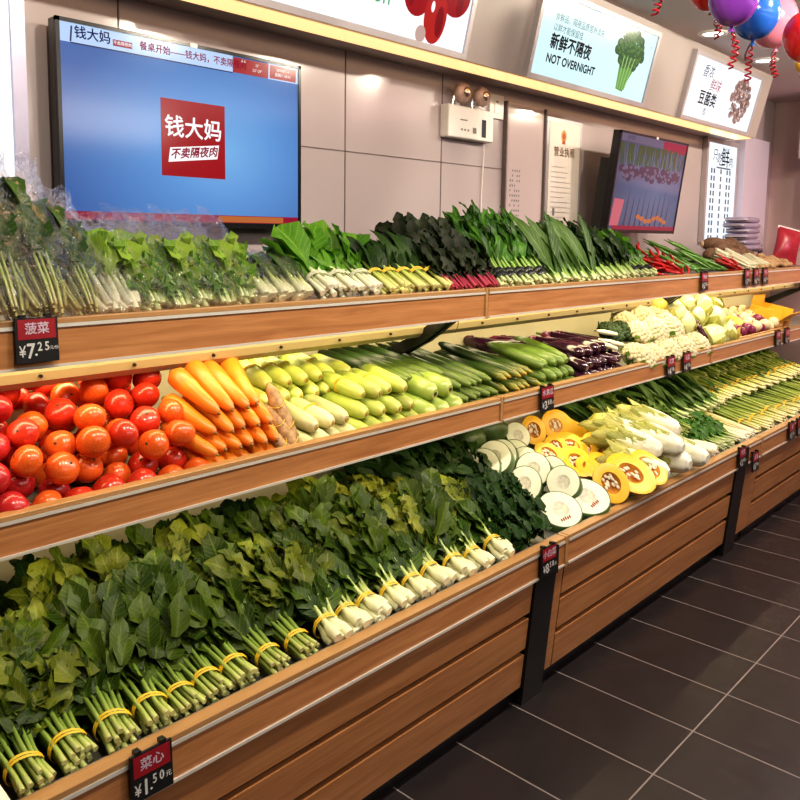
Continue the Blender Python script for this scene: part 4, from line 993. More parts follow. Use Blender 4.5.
# ------------------------------------------------------------------ lowest tier, second unit onwards: napa, celery, chives, scallions
def napa(Lh=.30, R=.062):
    t = bpy.data.objects.new('napa_cabbage', None); C.objects.link(t)
    m = MB(); nn = 12; path = []; rad = []
    for j in range(nn + 1):
        q = j / nn; path.append((0, q * Lh, R)); rad.append(R * interp([(0, .35), (.08, .72), (.35, .98), (.75, 1.0), (.93, .8), (1, .3)], q))
    m.tube(path, rad, 22, True, .5, 0, 1, lambda a, q: 1 + .055 * math.sin(a * 6 + q * 3) + .02 * math.sin(a * 13 + q * 30))
    m.build('head', V['napahead'], t)
    m = MB()
    for k in range(13):
        a = k * 2 * PI / 13 + rng.random() * .3; q = rng.uniform(.18, .6)
        p = Vector((math.cos(a) * R * .96, q * Lh, R + math.sin(a) * R * .96)); m.leaf(p, (math.cos(a) * .12, 1, math.sin(a) * .12), (math.cos(a), 0, math.sin(a)), Lh * rng.uniform(.42, .6), .085, -.35 + .3 * rng.random(), .008, -.5, nv=6)
    m.build('outer_leaf', L['napa'], t)
    m = MB()
    for k in range(5):
        a = k * 2 * PI / 5 + .3; p = Vector((math.cos(a) * R * .62, .012, R + math.sin(a) * R * .62)); m.leaf(p, (math.cos(a) * .35, 1, math.sin(a) * .35), (math.cos(a), -.2, math.sin(a)), Lh * .62, .085, .35, .004, -.6, nv=6, tint=1.)
    m.build('white_rib', V['napawhite'], t)
    return t
V['napahead'] = rampmat('napa_head', [(0, (.78, .76, .64)), (.35, (.74, .72, .50)), (.7, (.66, .62, .18)), (1, (.46, .50, .10))], .4, .16, 0, 40)
V['napawhite'] = rampmat('napa_rib', [(0, (.86, .84, .76)), (.6, (.84, .82, .68)), (1, (.70, .68, .30))], .4, .08)
P_nap = Pool([lambda: napa(), lambda: napa(.28, .058)])
for i, (px, py, z, pit, yaw, lb) in enumerate(((668, 474, .575, 8, 8, 'white napa cabbage at the rim, nearest the pumpkins, lower layer'), (686, 467, .575, 8, 4, 'white napa cabbage at the rim, second from the pumpkins, lower layer'), (703, 460, .575, 8, 2, 'white napa cabbage at the rim, third from the pumpkins, lower layer'),
        (660, 452, .645, 8, 10, 'napa cabbage of the upper layer with yellow-green top, nearest the pumpkins'), (680, 450, .65, 8, 5, 'napa cabbage of the upper layer, between two others'), (655, 437, .67, 8, 14, 'yellow-green napa cabbage at the back behind the pumpkins'), (676, 432, .68, 8, 8, 'napa cabbage at the back under the middle shelf, next to the leafy greens'))):
    p = at_px(px, py, z + .05); put(P_nap.get(), p.x, p.y, p.z - .05, pit, yaw, rng.uniform(-40, 40), 1., lb, 'vegetable', 'napa cabbages')
def bunch_row(P, pxs, Y, dz, pit, yaw, cat, grp, fmt, X=BX, zf=zb, sc=1., dy=0.):
    for i, px in enumerate(pxs):
        put(P.get(), X(px), Y + rng.uniform(-.012, .012) + dy * i, zf(Y) + dz, pit + rng.uniform(-4, 4), yaw + rng.uniform(-6, 6), 0, sc * rng.uniform(.94, 1.06), fmt % ordw(i), cat, grp)
P_gai = pool(3, 'leafy_green_bunch', L['youmai'], S['bright'], None, n=9, Ls=.2, R=.035, ft=1.7, r0=.007, r1=.004, per=5, lf0=.15, LL=.17, LW=.055, separate=False, up=.8, droop=.7, spread=.6, bend=.03)
bunch_row(P_gai, (672, 680, 688), 1.68, .07, 14, 0, 'vegetable', 'leafy greens behind the napa cabbages', 'long-leaved green bunch behind the napa cabbages, %s from the left')
P_herb = pool(3, 'coriander_bunch', L['mizuna'], S['choy'], None, n=16, Ls=.19, R=.032, ft=2.2, r0=.003, r1=.002, per=6, lf0=.3, LL=.06, LW=.04, separate=False, up=.8, spread=.9, droop=.7, ruffle=.006, bend=.02)
P_herbd = pool(2, 'coriander_bunch', L['bright'], S['bright'], None, n=16, Ls=.19, R=.032, ft=2.2, r0=.003, r1=.002, per=6, lf0=.3, LL=.06, LW=.04, separate=False, up=.8, spread=.9, droop=.7, ruffle=.006, bend=.02)
P_celst = pool(2, 'celery_bunch', L['bright'], S['white'], None, n=9, Ls=.30, R=.036, fb=1.0, ft=1.5, r0=.011, r1=.006, tie=.3, per=3, lf0=.75, LL=.09, LW=.06, up=.7, separate=True, ruffle=.006)
bunch_row(P_celst, (713, 719), 1.44, .004, 8, 3, 'vegetable', 'pale celery at the rim', 'pale-stalked celery bunch at the rim past the napa cabbages, %s from the left')
bunch_row(P_herbd, (723, 728, 733, 738, 743), 1.455, .004, 8, 2, 'vegetable', 'coriander at the rim', 'dark green coriander bunch at the rim over the second post, %s from the left')
bunch_row(P_herb, (698, 706, 714, 722), 1.60, .07, 12, 2, 'vegetable', 'coriander in the second row', 'fine-leaved coriander bunch in the second row behind the celery, %s from the left')
bunch_row(P_herb, (690, 700, 710, 720), 1.88, .13, 12, 0, 'vegetable', 'bushy herbs against the back', 'bushy light green herb bunch against the back panel, %s from the left')
P_chv = pool(3, 'yellow_chive_bunch', L['chive'], S['ychive'], None, n=22, Ls=.40, R=.03, fb=.9, ft=1.5, r0=.0045, r1=.003, leafn=.8, LL=.10, LW=.012, up=.5, droop=.5, separate=False, shape='blade', flat_=.7)
bunch_row(P_chv, (748, 752, 756, 760), 1.45, .004, 8, 0, 'vegetable', 'yellow chives', 'bundle of pale yellow chives past the coriander, %s from the left')
P_scal = pool(3, 'scallion_bunch', L['bright'], S['leek'], MT['yellow'], n=18, Ls=.34, R=.03, fb=1.0, ft=1.6, r0=.006, r1=.0035, tie=.3, leafn=1, LL=.16, LW=.014, up=.5, droop=.5, separate=False, shape='blade', flat_=.75)
def bunch_rowx(P, x0, x1, st, Y, dz, pit, yaw, cat, grp, fmt, zf=zb, sc=1.):
    n = int((x1 - x0) / st)
    for i in range(n): put(P.get(), x0 + (i + .5) * (x1 - x0) / n, Y + rng.uniform(-.012, .012), zf(Y) + dz, pit + rng.uniform(-4, 4), yaw + rng.uniform(-8, 8), 0, sc * rng.uniform(.94, 1.06), fmt % ordw(i), cat, grp)
XS = BX(762)
bunch_rowx(P_scal, XS, 6.25, .105, 1.45, .004, 8, 0, 'vegetable', 'scallions at the rim', 'tied scallion bunch at the rim of the far unit, %s from the left')
bunch_rowx(P_gai, 3.75, 4.55, .11, 1.70, .06, 14, 0, 'vegetable', 'broad-leaved greens of the far unit', 'broad-leaved green bunch behind the yellow chives, %s from the left')
bunch_rowx(P_scal, 4.6, 6.25, .12, 1.72, .07, 12, 0, 'vegetable', 'scallions in the second row', 'tied scallion bunch in the second row of the far unit, %s from the left')
bunch_rowx(P_herb, 4.15, 6.2, .15, 1.92, .13, 16, 0, 'vegetable', 'bushy herbs of the far unit', 'bushy yellow-green herb bunch at the back of the far unit, %s from the left', sc=1.1)

# ------------------------------------------------------------------ middle tier
# tomatoes: dropped one by one into the heap
def tomato(mat, k=0):
    t = bpy.data.objects.new('tomato', None); C.objects.link(t)
    lob = 1 + k % 3
    m = MB(); m.ellipsoid((0, 0, 0), (1, 1, .90), 24, 16, lambda d: (1 + .012 * lob * math.cos(5 * math.atan2(d.y, d.x)) * (1 - abs(d.z))) * (1 - .10 * max(0, d.z - .8) / .2)); m.build('skin', mat, t)
    m = MB(); rows = []
    m.ellipsoid((0, 0, .80), (.10, .10, .035), 8, 5); m.build('stem_scar', V['scar'], t)
    return t
P_tom = {k: Pool([lambda k=k, j=j: tomato(V[k], j) for j in range(2)]) for k in ('tom_red', 'tom_orange', 'tom_deep')}
TX0, TX1 = .43, MX(203)
placed = []
def top_at(x, y, r):
    z = zm(y) + r * .92
    for (a, b, c, q) in placed:
        d2 = (a - x) ** 2 + (b - y) ** 2; s = (q + r) * .985
        if d2 < s * s: z = max(z, c + math.sqrt(s * s - d2))
    return z
trng = random.Random(5)
def tx1(y): return TX1 + (y - 1.72) * .02
for lay, (ys, xs) in enumerate((([1.735 + .066 * k for k in range(6)], 0), ([1.757 + .066 * k for k in range(6)], .5))):
    for k, y in enumerate(ys):
        x = TX0 + ((k + (1 if lay in (1, 3) else 0)) % 2) * .039 + trng.uniform(-.01, .01)
        while x < tx1(y) - .015 * lay:
            if lay < 2 or trng.random() < (.34, .8)[lay - 2]:
                r = trng.uniform(.0355, .0400); yy = y + trng.uniform(-.008, .008); xx = x + trng.uniform(-.005, .005)
                if lay == 3 and not (.62 < xx < .9): x += .08; continue
                placed.append((xx, yy, top_at(xx, yy, r), r))
            x += .0755
placed.sort(key=lambda q: (round((q[1] - 1.7) / .085), q[0]))
rowi = {}
for x, y, z, r in placed:
    k = 'tom_deep' if x < .74 + trng.uniform(-.1, .1) and y < 1.9 else ('tom_orange' if trng.random() < .5 else 'tom_red')
    o = P_tom[k].get(trng.randrange(2)); row = round((y - 1.7) / .085); rowi[row] = rowi.get(row, -1) + 1
    o.location = (x, y, z); o.scale = (r, r, r); o.rotation_euler = (trng.uniform(-1.3, 1.3), trng.uniform(-1.3, 1.3), trng.random() * 6)
    tag(o, '%s tomato in heap row %s from the rim, %s from the left' % ({'tom_deep': 'crimson', 'tom_orange': 'orange-red', 'tom_red': 'red'}[k], ordw(max(0, row - 0)), ordw(rowi[row])), 'tomato', 'tomatoes heaped on the middle shelf')

def longveg(name, mat, Lh, prof, bend=0., ns=14, nr=14, shape=None, ends=(), parts=()):
    """an elongated vegetable along +Y, resting on z = 0 at its thickest"""
    t = bpy.data.objects.new(name, None); C.objects.link(t); rm = max(r for _, r in prof)
    m = MB(); path = [Vector((bend * math.sin(PI * j / ns), j / ns * Lh, rm)) for j in range(ns + 1)]; m.tube(path, [max(.0012, interp(prof, j / ns)) for j in range(ns + 1)], nr, True, rng.random(), 0, 1, shape); m.build('skin', mat, t)
    for nm, mt, y0, y1, r0, r1 in parts:
        m = MB(); m.tube([(0, y0, rm), (0, (y0 + y1) / 2, rm), (0, y1, rm)], [r0, (r0 + r1) / 2, r1], 9); m.build(nm, mt, t)
    return t
CP = [(0, .008), (.02, .0145), (.3, .021), (.8, .029), (.95, .027), (1, .012)]
def carrot(): 
    k = rng.uniform(.9, 1.1)
    return longveg('carrot', V['carrot'], .19 * k, CP, rng.uniform(-.006, .006), parts=[('root_tip', V['carrot_cut'], -.006, .002, .003, .0065), ('crown_stub', V['stemgreen'], .19 * k - .003, .19 * k + .006, .009, .006)], shape=lambda a, q: 1 + .015 * math.sin(q * 60))
P_car = Pool([carrot for _ in range(5)])
def layers(P, name, x0, x1, lay, d, pit, yaw, fmt, cat, grp, jit=4, zf=zm, slant=0., sc=1.):
    """lay: (front Y, lift) per layer; d: spacing"""
    for li, (Yf, lift, inset) in enumerate(lay):
        n = max(1, int(round((x1 - x0 - 2 * inset) / d)))
        for i in range(n):
            x = x0 + inset + (i + .5) * (x1 - x0 - 2 * inset) / n
            put(P.get(), x + rng.uniform(-.004, .004), Yf + rng.uniform(-.012, .012), zf(Yf) + lift + rng.uniform(0, .004), pit + rng.uniform(-jit, jit) * .5, yaw + rng.uniform(-jit, jit), rng.uniform(-60, 60) if False else 0, sc * rng.uniform(.94, 1.06),
                fmt % (('lowest', 'second', 'third', 'fourth', 'topmost')[li], ordw(i)), cat, grp)
CX0, CX1 = MX(207), MX(284)
for li, (n, Yf, lift, ins, pit) in enumerate(((6, 1.722, .002, 0, 20), (6, 1.725, .050, .0, 24), (5, 1.735, .098, .015, 28), (4, 1.765, .142, .03, 30))):
    for i in range(n):
        q = (i + .5) / n; x = lerp(CX0 + ins, CX1 - ins, q)
        put(P_car.get(), x, Yf + rng.uniform(-.012, .012), zm(Yf) + lift, pit + rng.uniform(-4, 4), lerp(24, -4, q) + rng.uniform(-6, 6), 0, rng.uniform(.95, 1.08),
            'orange carrot in the %s layer of the carrot pile, %s from the left' % (('lowest', 'second', 'third', 'topmost')[li], ordw(i)), 'carrot', 'carrots piled on the middle shelf')
# brown husky shoots tied with yellow string
def shoot():
    t = bpy.data.objects.new('bamboo_shoot', None); C.objects.link(t)
    m = MB(); ns = 16; prof = [(0, .010), (.05, .022), (.5, .024), (.85, .020), (1, .004)]
    m.tube([(0, j / ns * .20, .024) for j in range(ns + 1)], [interp(prof, j / ns) for j in range(ns + 1)], 14, True, .5, 0, 1, lambda a, q: 1 + .05 * math.sin(q * 42 + a) + .03 * math.sin(a * 5)); m.build('husk', V['shoot'], t)
    m = MB(); m.tube([(0, -.003, .024), (0, .004, .024)], [.013, .015], 12); m.build('cut_end', V['shootcut'], t)
    m = MB()
    for y in (.05, .12): m.tube([(math.cos(2 * PI * k / 16) * .027, y + .01 * math.sin(k * .8), .024 + math.sin(2 * PI * k / 16) * .027) for k in range(17)], .0013, 5, False)
    m.build('tie_string', MT['yellow'], t); return t
P_sho = Pool([shoot, shoot])
for i, (px, Y, dz, pit, yaw) in enumerate(((290, 1.715, .0, 38, 24), (298, 1.715, 0, 46, 14), (300, 1.76, .03, 58, 8), (292, 1.79, .04, 40, 20))):
    put(P_sho.get(), MX(px), Y, zm(Y) + dz, pit, yaw, 0, .95, 'brown husked bamboo shoot tied with yellow string beside the carrots, %s from the left' % ordw(i), 'vegetable', 'bamboo shoots beside the carrots')
def tie(t, y, r, z, name='tie_band'):
    m = MB()
    for d in (0, .006): m.tube([(math.cos(2 * PI * k / 18) * r, y + d + .004 * math.sin(k), z + math.sin(2 * PI * k / 18) * r) for k in range(19)], .0016, 5, False)
    m.build(name, MT['yellow'], t)
GP = [(0, .012), (.05, .021), (.25, .028), (.8, .030), (.95, .022), (1, .008)]
def gourd(mat, tied):
    t = longveg('hairy_gourd', mat, .19, GP, rng.uniform(-.006, .006), parts=[('stem_end', V['stemgreen'], .187, .203, .006, .004), ('blossom_end', V['blossom'], -.003, .003, .006, .007)], shape=lambda a, q: 1 + .02 * math.sin(a * 4 + q * 5))
    if tied: tie(t, .09, .0315, .030)
    return t
P_gou = Pool([lambda: gourd(V['gourd'], 1), lambda: gourd(V['gourd'], 0), lambda: gourd(V['gourd'], 0)])
P_gop = Pool([lambda: gourd(V['gourd_pale'], 0), lambda: gourd(V['gourd_pale'], 1)])
GX0, GX1, GX2 = MX(306), MX(362), MX(424)
layers(P_gop, 'g', GX0, GX1, [(1.715, .002, 0), (1.73, .052, .01)], .060, 12, 8, 'pale spotted hairy gourd in the %s layer beside the bamboo shoots, %s from the left', 'gourd', 'pale hairy gourds', 5)
layers(P_gou, 'g', GX1, GX2, [(1.715, .002, 0), (1.73, .052, .01), (1.76, .102, .03)], .060, 12, 8, 'green hairy gourd in the %s layer of the middle stack, %s from the left', 'gourd', 'green hairy gourds', 5)
layers(P_gou, 'g', GX0 - .03, GX2 - .12, [(1.875, .085, 0), (1.90, .125, .02)], .060, 10, 4, 'green hairy gourd at the shelf back in the %s layer, %s from the left', 'gourd', 'green hairy gourds at the back', 8)
BP = [(0, .018), (.06, .033), (.3, .039), (.6, .036), (.9, .027), (1, .010)]
def bottle(): return longveg('bottle_gourd', V['bottle'], .24, BP, rng.uniform(-.01, .01), parts=[('blossom_end', V['scar'], -.003, .003, .007, .008), ('stem_end', V['stemgreen'], .237, .258, .006, .004)])
P_bot = Pool([bottle, bottle])
layers(P_bot, 'b', MX(425), MX(467), [(1.715, .002, 0), (1.74, .066, .03)], .078, 12, 6, 'smooth light green bottle gourd in the %s layer, %s from the left', 'gourd', 'bottle gourds', 4)
def ridge(n, k): return lambda a, q: 1 + k * math.cos(a * n)
LP = [(0, .008), (.04, .016), (.3, .021), (.7, .018), (.95, .011), (1, .006)]
def luffa(): return longveg('luffa', V['luffa'], .42, LP, rng.uniform(-.02, .02), nr=20, shape=ridge(10, .09), parts=[('stem_end', V['stemgreen'], .418, .435, .005, .003)])
P_luf = Pool([luffa] * 3)
layers(P_luf, 'l', MX(464), MX(505), [(1.715, .002, 0), (1.73, .038, .005), (1.76, .076, .01)], .044, 12, 12, 'long dark ridged luffa in the %s layer, %s from the left', 'luffa', 'ridged luffas', 9)
layers(P_luf, 'l', MX(418), MX(465), [(1.80, .115, 0)], .05, 9, 10, 'long dark ridged luffa lying over the bottle gourds, %s layer, %s from the left', 'luffa', 'luffas over the bottle gourds', 5)
KP = [(0, .008), (.04, .016), (.3, .020), (.75, .021), (.95, .015), (1, .007)]
def cuke(): return longveg('cucumber', V['cuke'], .36, KP, rng.uniform(-.02, .02), ns=24, nr=16, shape=lambda a, q: 1 + .03 * math.sin(a * 5) + .035 * math.sin(a * 9 + q * 70) * math.sin(q * 90), parts=[('dried_blossom', V['blossom'], -.012, .003, .005, .009)])
P_cuk = Pool([cuke] * 4)
layers(P_cuk, 'c', MX(505), MX(543), [(1.715, .002, 0), (1.725, .040, .005), (1.75, .080, .01)], .046, 13, 10, 'dark green cucumber with dried blossom in the %s layer, %s from the left', 'cucumber', 'dark cucumbers', 9)
def stripe(): return longveg('striped_gourd', V['stripe'], .26, [(0, .010), (.05, .020), (.3, .025), (.75, .024), (.95, .017), (1, .008)], rng.uniform(-.016, .016), nr=20, shape=ridge(8, .045), parts=[('stem_end', V['scar'], .257, .270, .006, .004)])
P_str = Pool([stripe] * 3)
layers(P_str, 's', MX(543), MX(580), [(1.715, .002, 0), (1.725, .045, .005), (1.75, .090, .01)], .055, 13, 8, 'light green striped gourd in the %s layer, %s from the left', 'gourd', 'striped gourds', 8)
def egg(m): 
    t = longveg('eggplant', m, .26, [(0, .014), (.05, .026), (.3, .031), (.75, .026), (.95, .018), (1, .012)], rng.uniform(-.03, .03), parts=[('stem', V['stemgreen'], .262, .292, .009, .005)])
    mm = MB(); mm.tube([(0, .222, .031), (0, .245, .031), (0, .264, .031)], [.0255, .0222, .010], 12, False); mm.build('calyx', V['onion_p'], t); return t
P_egg = Pool([lambda: egg(V['eggplant']), lambda: egg(V['eggplant']), lambda: egg(V['eggplant_red'])])
layers(P_egg, 'e', MX(582), MX(627), [(1.715, .002, 0), (1.725, .052, .01), (1.75, .102, .03)], .066, 11, 10, 'glossy dark purple eggplant in the %s layer, %s from the left', 'eggplant', 'eggplants', 7)
layers(P_egg, 'e', MX(560), MX(600), [(1.93, .085, 0)], .08, 6, 25, 'dark eggplant behind the striped gourds, %s layer, %s from the left', 'eggplant', 'eggplants at the back', 7)
def palef(): return longveg('pale_finger_gourd', V['cream_veg'], .12, [(0, .005), (.1, .010), (.6, .012), (1, .006)], rng.uniform(-.02, .02), parts=[('stem_end', V['stemgreen'], .118, .128, .004, .003)])
P_pal = Pool([palef] * 2)
for i, (px, py, z, yaw) in enumerate(((617, 337, 1.12, 60), (624, 348, 1.09, 25), (617, 352, 1.085, -10), (603, 335, 1.125, -75))):
    p = at_px(px, py, z); put(P_pal.get(), p.x, p.y, p.z, 10, yaw, 0, 1., 'small cream-white finger gourd lying on the eggplants, %s from the top' % ordw(i), 'gourd', 'cream finger gourds on the eggplants')
# cauliflowers, cabbages, broccoli
def floret(name, mc, R, leafm, bumps=70, lab=None):
    t = bpy.data.objects.new(name, None); C.objects.link(t); m = MB()
    m.ellipsoid((0, 0, R * .75), (R * .88, R * .88, R * .66), 16, 10)
    for k in range(bumps):
        z = 1 - 1.05 * (k + .5) / bumps; a = k * 2.39996; rr = math.sqrt(max(0, 1 - z * z)); q = R * rng.uniform(.15, .22)
        m.ellipsoid((rr * math.cos(a) * R * .88, rr * math.sin(a) * R * .88, R * .75 + z * R * .62), (q, q, q), 8, 5)
    m.build('curd', mc, t)
    m = MB()
    for k in range(7):
        a = k * 2 * PI / 7; m.leaf((math.cos(a) * R * .5, math.sin(a) * R * .5, R * .15), (math.cos(a), math.sin(a), .75), (-math.cos(a), -math.sin(a), .8), R * 1.15, R * .8, -.7, .004, .4)
    m.build('wrapper_leaf', leafm, t); return t
P_cau = Pool([lambda: floret('cauliflower', V['curd'], .075, L['frill']), lambda: floret('cauliflower', V['curd'], .068, L['frill'])])
V['brocc'] = plain('broccoli_floret', (.05, .10, .03), .7, 0, .3, 80)
P_bro = Pool([lambda: floret('broccoli', V['brocc'], .065, L['dark'])])
cau = [(632, 1.77, .0), (646, 1.77, 0), (660, 1.77, 0), (674, 1.78, 0), (688, 1.78, 0), (630, 1.86, .09), (645, 1.86, .09), (660, 1.86, .09), (620, 1.92, .12), (634, 1.92, .13), (648, 1.92, .13)]
for i, (px, Y, dz) in enumerate(cau):
    put(P_cau.get(), xof(px, Y, zm(Y) + .05), Y, zm(Y) + dz, rng.uniform(20, 40), rng.uniform(-25, 25), 0, 1.15, 'creamy cauliflower past the eggplants, %s row, %s from the left' % (('front', 'second', 'back')[0 if i < 5 else 1 if i < 8 else 2], ordw(i if i < 5 else i - 5 if i < 8 else i - 8)), 'cauliflower', 'cauliflowers')
for i, (px, py, z) in enumerate(((606, 312, 1.20), (620, 306, 1.22))):
    p = onY(px, py + 8, 1.90); put(P_bro.get(), p.x, p.y, zm(1.9) + .10, 30, 0, 0, 1.05, 'dark green broccoli head under the top shelf, %s from the left' % ordw(i), 'broccoli', 'broccoli heads at the back')
def cabbage(mat=None, sz=(1, 1, .92), nm='cabbage'):
    t = bpy.data.objects.new(nm, None); C.objects.link(t); R = .085; m = MB()
    m.ellipsoid((0, 0, R * sz[2]), (R * sz[0], R * sz[1], R * sz[2]), 24, 16, lambda d: 1 + .02 * math.sin(6 * math.atan2(d.y, d.x) + d.z * 4)); m.build('head', mat or V['cabbage'], t)
    m = MB()
    for k in range(4):
        a = k * PI / 2 + .4; m.leaf((math.cos(a) * R * .4, math.sin(a) * R * .4, .004), (math.cos(a), math.sin(a), .5), (-math.cos(a), -math.sin(a), .7), R * 1.75, R * 1.5, -1.35, .004, .35, nv=7)
    m.build('outer_leaf', L['napa'], t); return t
P_cab = Pool([cabbage, lambda: cabbage(V['cabbage'], (.9, 1.15, .9))])
P_sq = Pool([lambda: longveg('yellow_squash', V['squash'], .20, [(0, .02), (.08, .045), (.4, .05), (.75, .032), (1, .018)], .01, parts=[('stem_end', V['stemgreen'], .198, .22, .008, .006)])])
for i, (px, Y, dz) in enumerate(((704, 1.78, 0), (714, 1.78, 0), (724, 1.78, 0), (674, 1.86, .10), (690, 1.86, .10), (706, 1.86, .09), (664, 1.90, .15), (680, 1.90, .16), (696, 1.90, .15), (712, 1.90, .12))):
    put(P_cab.get(), xof(px, Y, zm(Y) + .06), Y, zm(Y) + dz, rng.uniform(-20, 30), rng.uniform(0, 360), 0, .92, 'pale round cabbage past the cauliflowers, %s row, %s from the left' % (('front', 'second', 'back')[0 if i < 3 else 1 if i < 6 else 2], ordw(i if i < 3 else i - 3 if i < 6 else i - 6)), 'cabbage', 'pale cabbages')
for i, (px, Y, dz) in enumerate(((658, 1.87, .19), (668, 1.87, .20), (733, 1.76, .0), (737, 1.76, .0), (741, 1.80, .03))):
    put(P_sq.get(), xof(px, Y, zm(Y) + .06), Y, zm(Y) + dz, 30 if i < 2 else 14, 10 if i < 2 else -10, 0, 1., 'yellow squash %s, %s from the left' % (('under the top shelf behind the cauliflowers', ordw(i)) if i < 2 else ('at the rim past the cabbages', ordw(i - 2))), 'squash', 'yellow squashes')
o = egg(V['eggplant_red']); put(o, xof(706, 1.74, 1.06), 1.74, zm(1.74) + .05, 60, 20, 0, .55, 'single purple eggplant standing among the pale cabbages', 'eggplant')
# onion crate
cx_ = MX(757)
t = thing('wooden_crate', 'shallow tilted wooden crate of onions and roots on the middle shelf', 'crate', (cx_ + .15, 1.74, zm(1.74) + .005), None, (math.radians(14), 0, 0))
w, d = .46, .34
boxpart('base', -w, w, 0, d, 0, .012, MT['wood'], t); boxpart('front_board', -w, w, -.012, 0, 0, .055, MT['woodlip'], t, .002); boxpart('rear_board', -w, w, d, d + .012, 0, .09, MT['woodlip'], t, .002)
for s, nm in ((-1, 'side_board'), (1, 'side_board')): boxpart(nm, s * w - .006, s * w + .006, -.012, d + .012, 0, .085, MT['woodlip'], t, .002)
def onion(m):
    t = bpy.data.objects.new('onion', None); C.objects.link(t); mm = MB(); mm.ellipsoid((0, 0, 0), (1, 1, .9), 18, 12, lambda q: 1 + .25 * max(0, q.z - .86)); mm.build('skin', m, t)
    mm = MB(); mm.tube([(0, 0, .86), (.05, 0, 1.1), (.12, 0, 1.25)], [.16, .08, .03], 8); mm.build('neck', V['ginger'], t)
    mm = MB(); mm.ellipsoid((0, 0, -.88), (.2, .2, .06), 8, 4); mm.build('root_disc', V['shoot'], t); return t
P_on = {'p': Pool([lambda: onion(V['onion_p'])]), 'w': Pool([lambda: onion(V['onion_w'])])}
mc = t.matrix_basis.copy(); k_ = {'p': 0, 'w': 0}
for i in range(44):
    col = i % 11; row = i // 11; x = -w + .05 + col * .082; y = .05 + row * .08; kd = 'p' if (x < -.05) != (rng.random() < .15) else 'w'
    p = Matrix.LocRotScale(t.location, t.rotation_euler, None) @ Vector((x + rng.uniform(-.006, .006), y, .052 + (.02 if (col + row) % 2 else 0)))
    o = P_on[kd].get(); o.location = p; o.scale = (.039,) * 3; o.rotation_euler = (rng.uniform(-1, 1), rng.uniform(-1, 1), rng.random() * 6)
    tag(o, '%s onion in the %s row of the crate, %s of its colour from the left' % ({'p': 'purple', 'w': 'white'}[kd], ('front', 'second', 'third', 'back')[row], ordw(k_[kd])), 'onion', 'onions in the crate'); k_[kd] += 1
# ------------------------------------------------------------------ top tier
L['frill2'] = leafmat('leaf_frill_dark', (.05, .15, .015), (.28, .46, .06), (.36, .46, .18), .4, .25)
def bagged(P_args, bagR, bagL, lab):
    t = make_bunch(**P_args)
    m = MB(); n = 26; rows = []
    for j in range(13):
        q = j / 12; k = interp([(0, .78), (.12, 1.), (.6, 1.12), (.85, 1.25), (1, 1.5)], q)
        f = interp([(0, .8), (.1, 1), (.7, 1.05), (.88, .75), (1, .35)], q)
        rows.append([Vector((math.cos(2 * PI * i / n) * bagR * k * (1 + rng.uniform(-.07, .07) * (1 + 1.5 * q)), -.012 + q * bagL + (rng.uniform(-.03, .03) if j == 12 else 0), bagR * .85 + math.sin(2 * PI * i / n) * bagR * .85 * f * (1 + rng.uniform(-.07, .07) * (1 + 1.5 * q)))) for i in range(n)])
    m.grid(rows, None, True); m.fan(rows[0], (0, -.014, bagR * .85), True); m.build('plastic_bag', MT['bag'], t)
    return t
def topput(P, px, Y, pit, yaw, lab, cat, grp, sc=1., dz=.004): return put(P.get(), TX(px), Y, zt(Y) + dz, pit, yaw, 0, sc, lab, cat, grp)
A_spin = dict(name='spinach_bag', leafm=L['spinach'], stalkm=S['spinach'], n=26, Ls=.27, R=.055, fb=.7, ft=1.5, r0=.0042, r1=.0028, tie=.2, per=5, lf0=.38, LL=.095, LW=.065, separate=False, up=.3, spread=.6, flat_=.75, shape='round', droop=.9)
A_fr = dict(name='frilly_lettuce_bag', leafm=L['frill'], stalkm=S['bright'], n=9, Ls=.14, R=.036, fb=.7, ft=1.5, r0=.008, r1=.005, tie=.2, per=8, lf0=.0, LL=.10, LW=.05, separate=False, up=.2, spread=.5, ruffle=.014, flat_=.75, shape='spoon')
A_frd = dict(A_fr, leafm=L['frill2'], LL=.08, LW=.04, ruffle=.012)
A_pale = dict(A_fr, name='celery_lettuce_bag', n=11, r0=.011, Ls=.17, LL=.11, LW=.06, per=4, lf0=.4, stalkm=S['white'])
A_bk = dict(name='small_bok_choy_bag', leafm=L['spinach'], stalkm=S['bok'], n=10, Ls=.10, R=.036, fb=1., ft=1.2, r0=.014, r1=.006, tie=.4, per=3, lf0=.6, LL=.09, LW=.055, separate=False, up=.3, spread=.5, flat_=.8, bulge=.2)
P_sp = Pool([lambda: bagged(A_spin, .074, .46, 0) for _ in range(2)]); P_fr = Pool([lambda: bagged(A_fr, .052, .36, 0), lambda: bagged(A_frd, .052, .35, 0)])
P_pl = Pool([lambda: bagged(A_pale, .055, .30, 0)]); P_bb = Pool([lambda: bagged(A_bk, .052, .21, 0)])
for i, px in enumerate((-34, 5, 45, 84)):
    topput(P_sp, px, 1.80, 55 - 3 * i, 4, 'tall plastic bag of spinach at the top shelf end, %s from the left' % ordw(i), 'vegetable', 'bagged spinach', (1., 1.05, 1.04, .86)[i])
for i, px in enumerate((108, 128)): topput(P_pl, px, 1.80, 40, 2, 'bag of pale stalked greens with a white glare, %s beside the spinach bags' % ordw(i), 'vegetable', 'bagged pale greens', .95)
for i, px in enumerate((152, 176, 200, 222, 242)): topput(P_fr, px, 1.80, 42, rng.uniform(-4, 4), 'clear bag of frilly green lettuce below the blue screen, %s from the left' % ordw(i), 'vegetable', 'bagged frilly lettuce', .98)
for i, px in enumerate((262, 280, 298)): topput(P_bb, px, 1.80, 36, rng.uniform(-4, 4), 'bag of small bok choy beside the lettuce bunches, %s from the left' % ordw(i), 'vegetable', 'bagged small bok choy', .95)
MT['twine'] = plain('pale_band', (.62, .62, .45), .5)
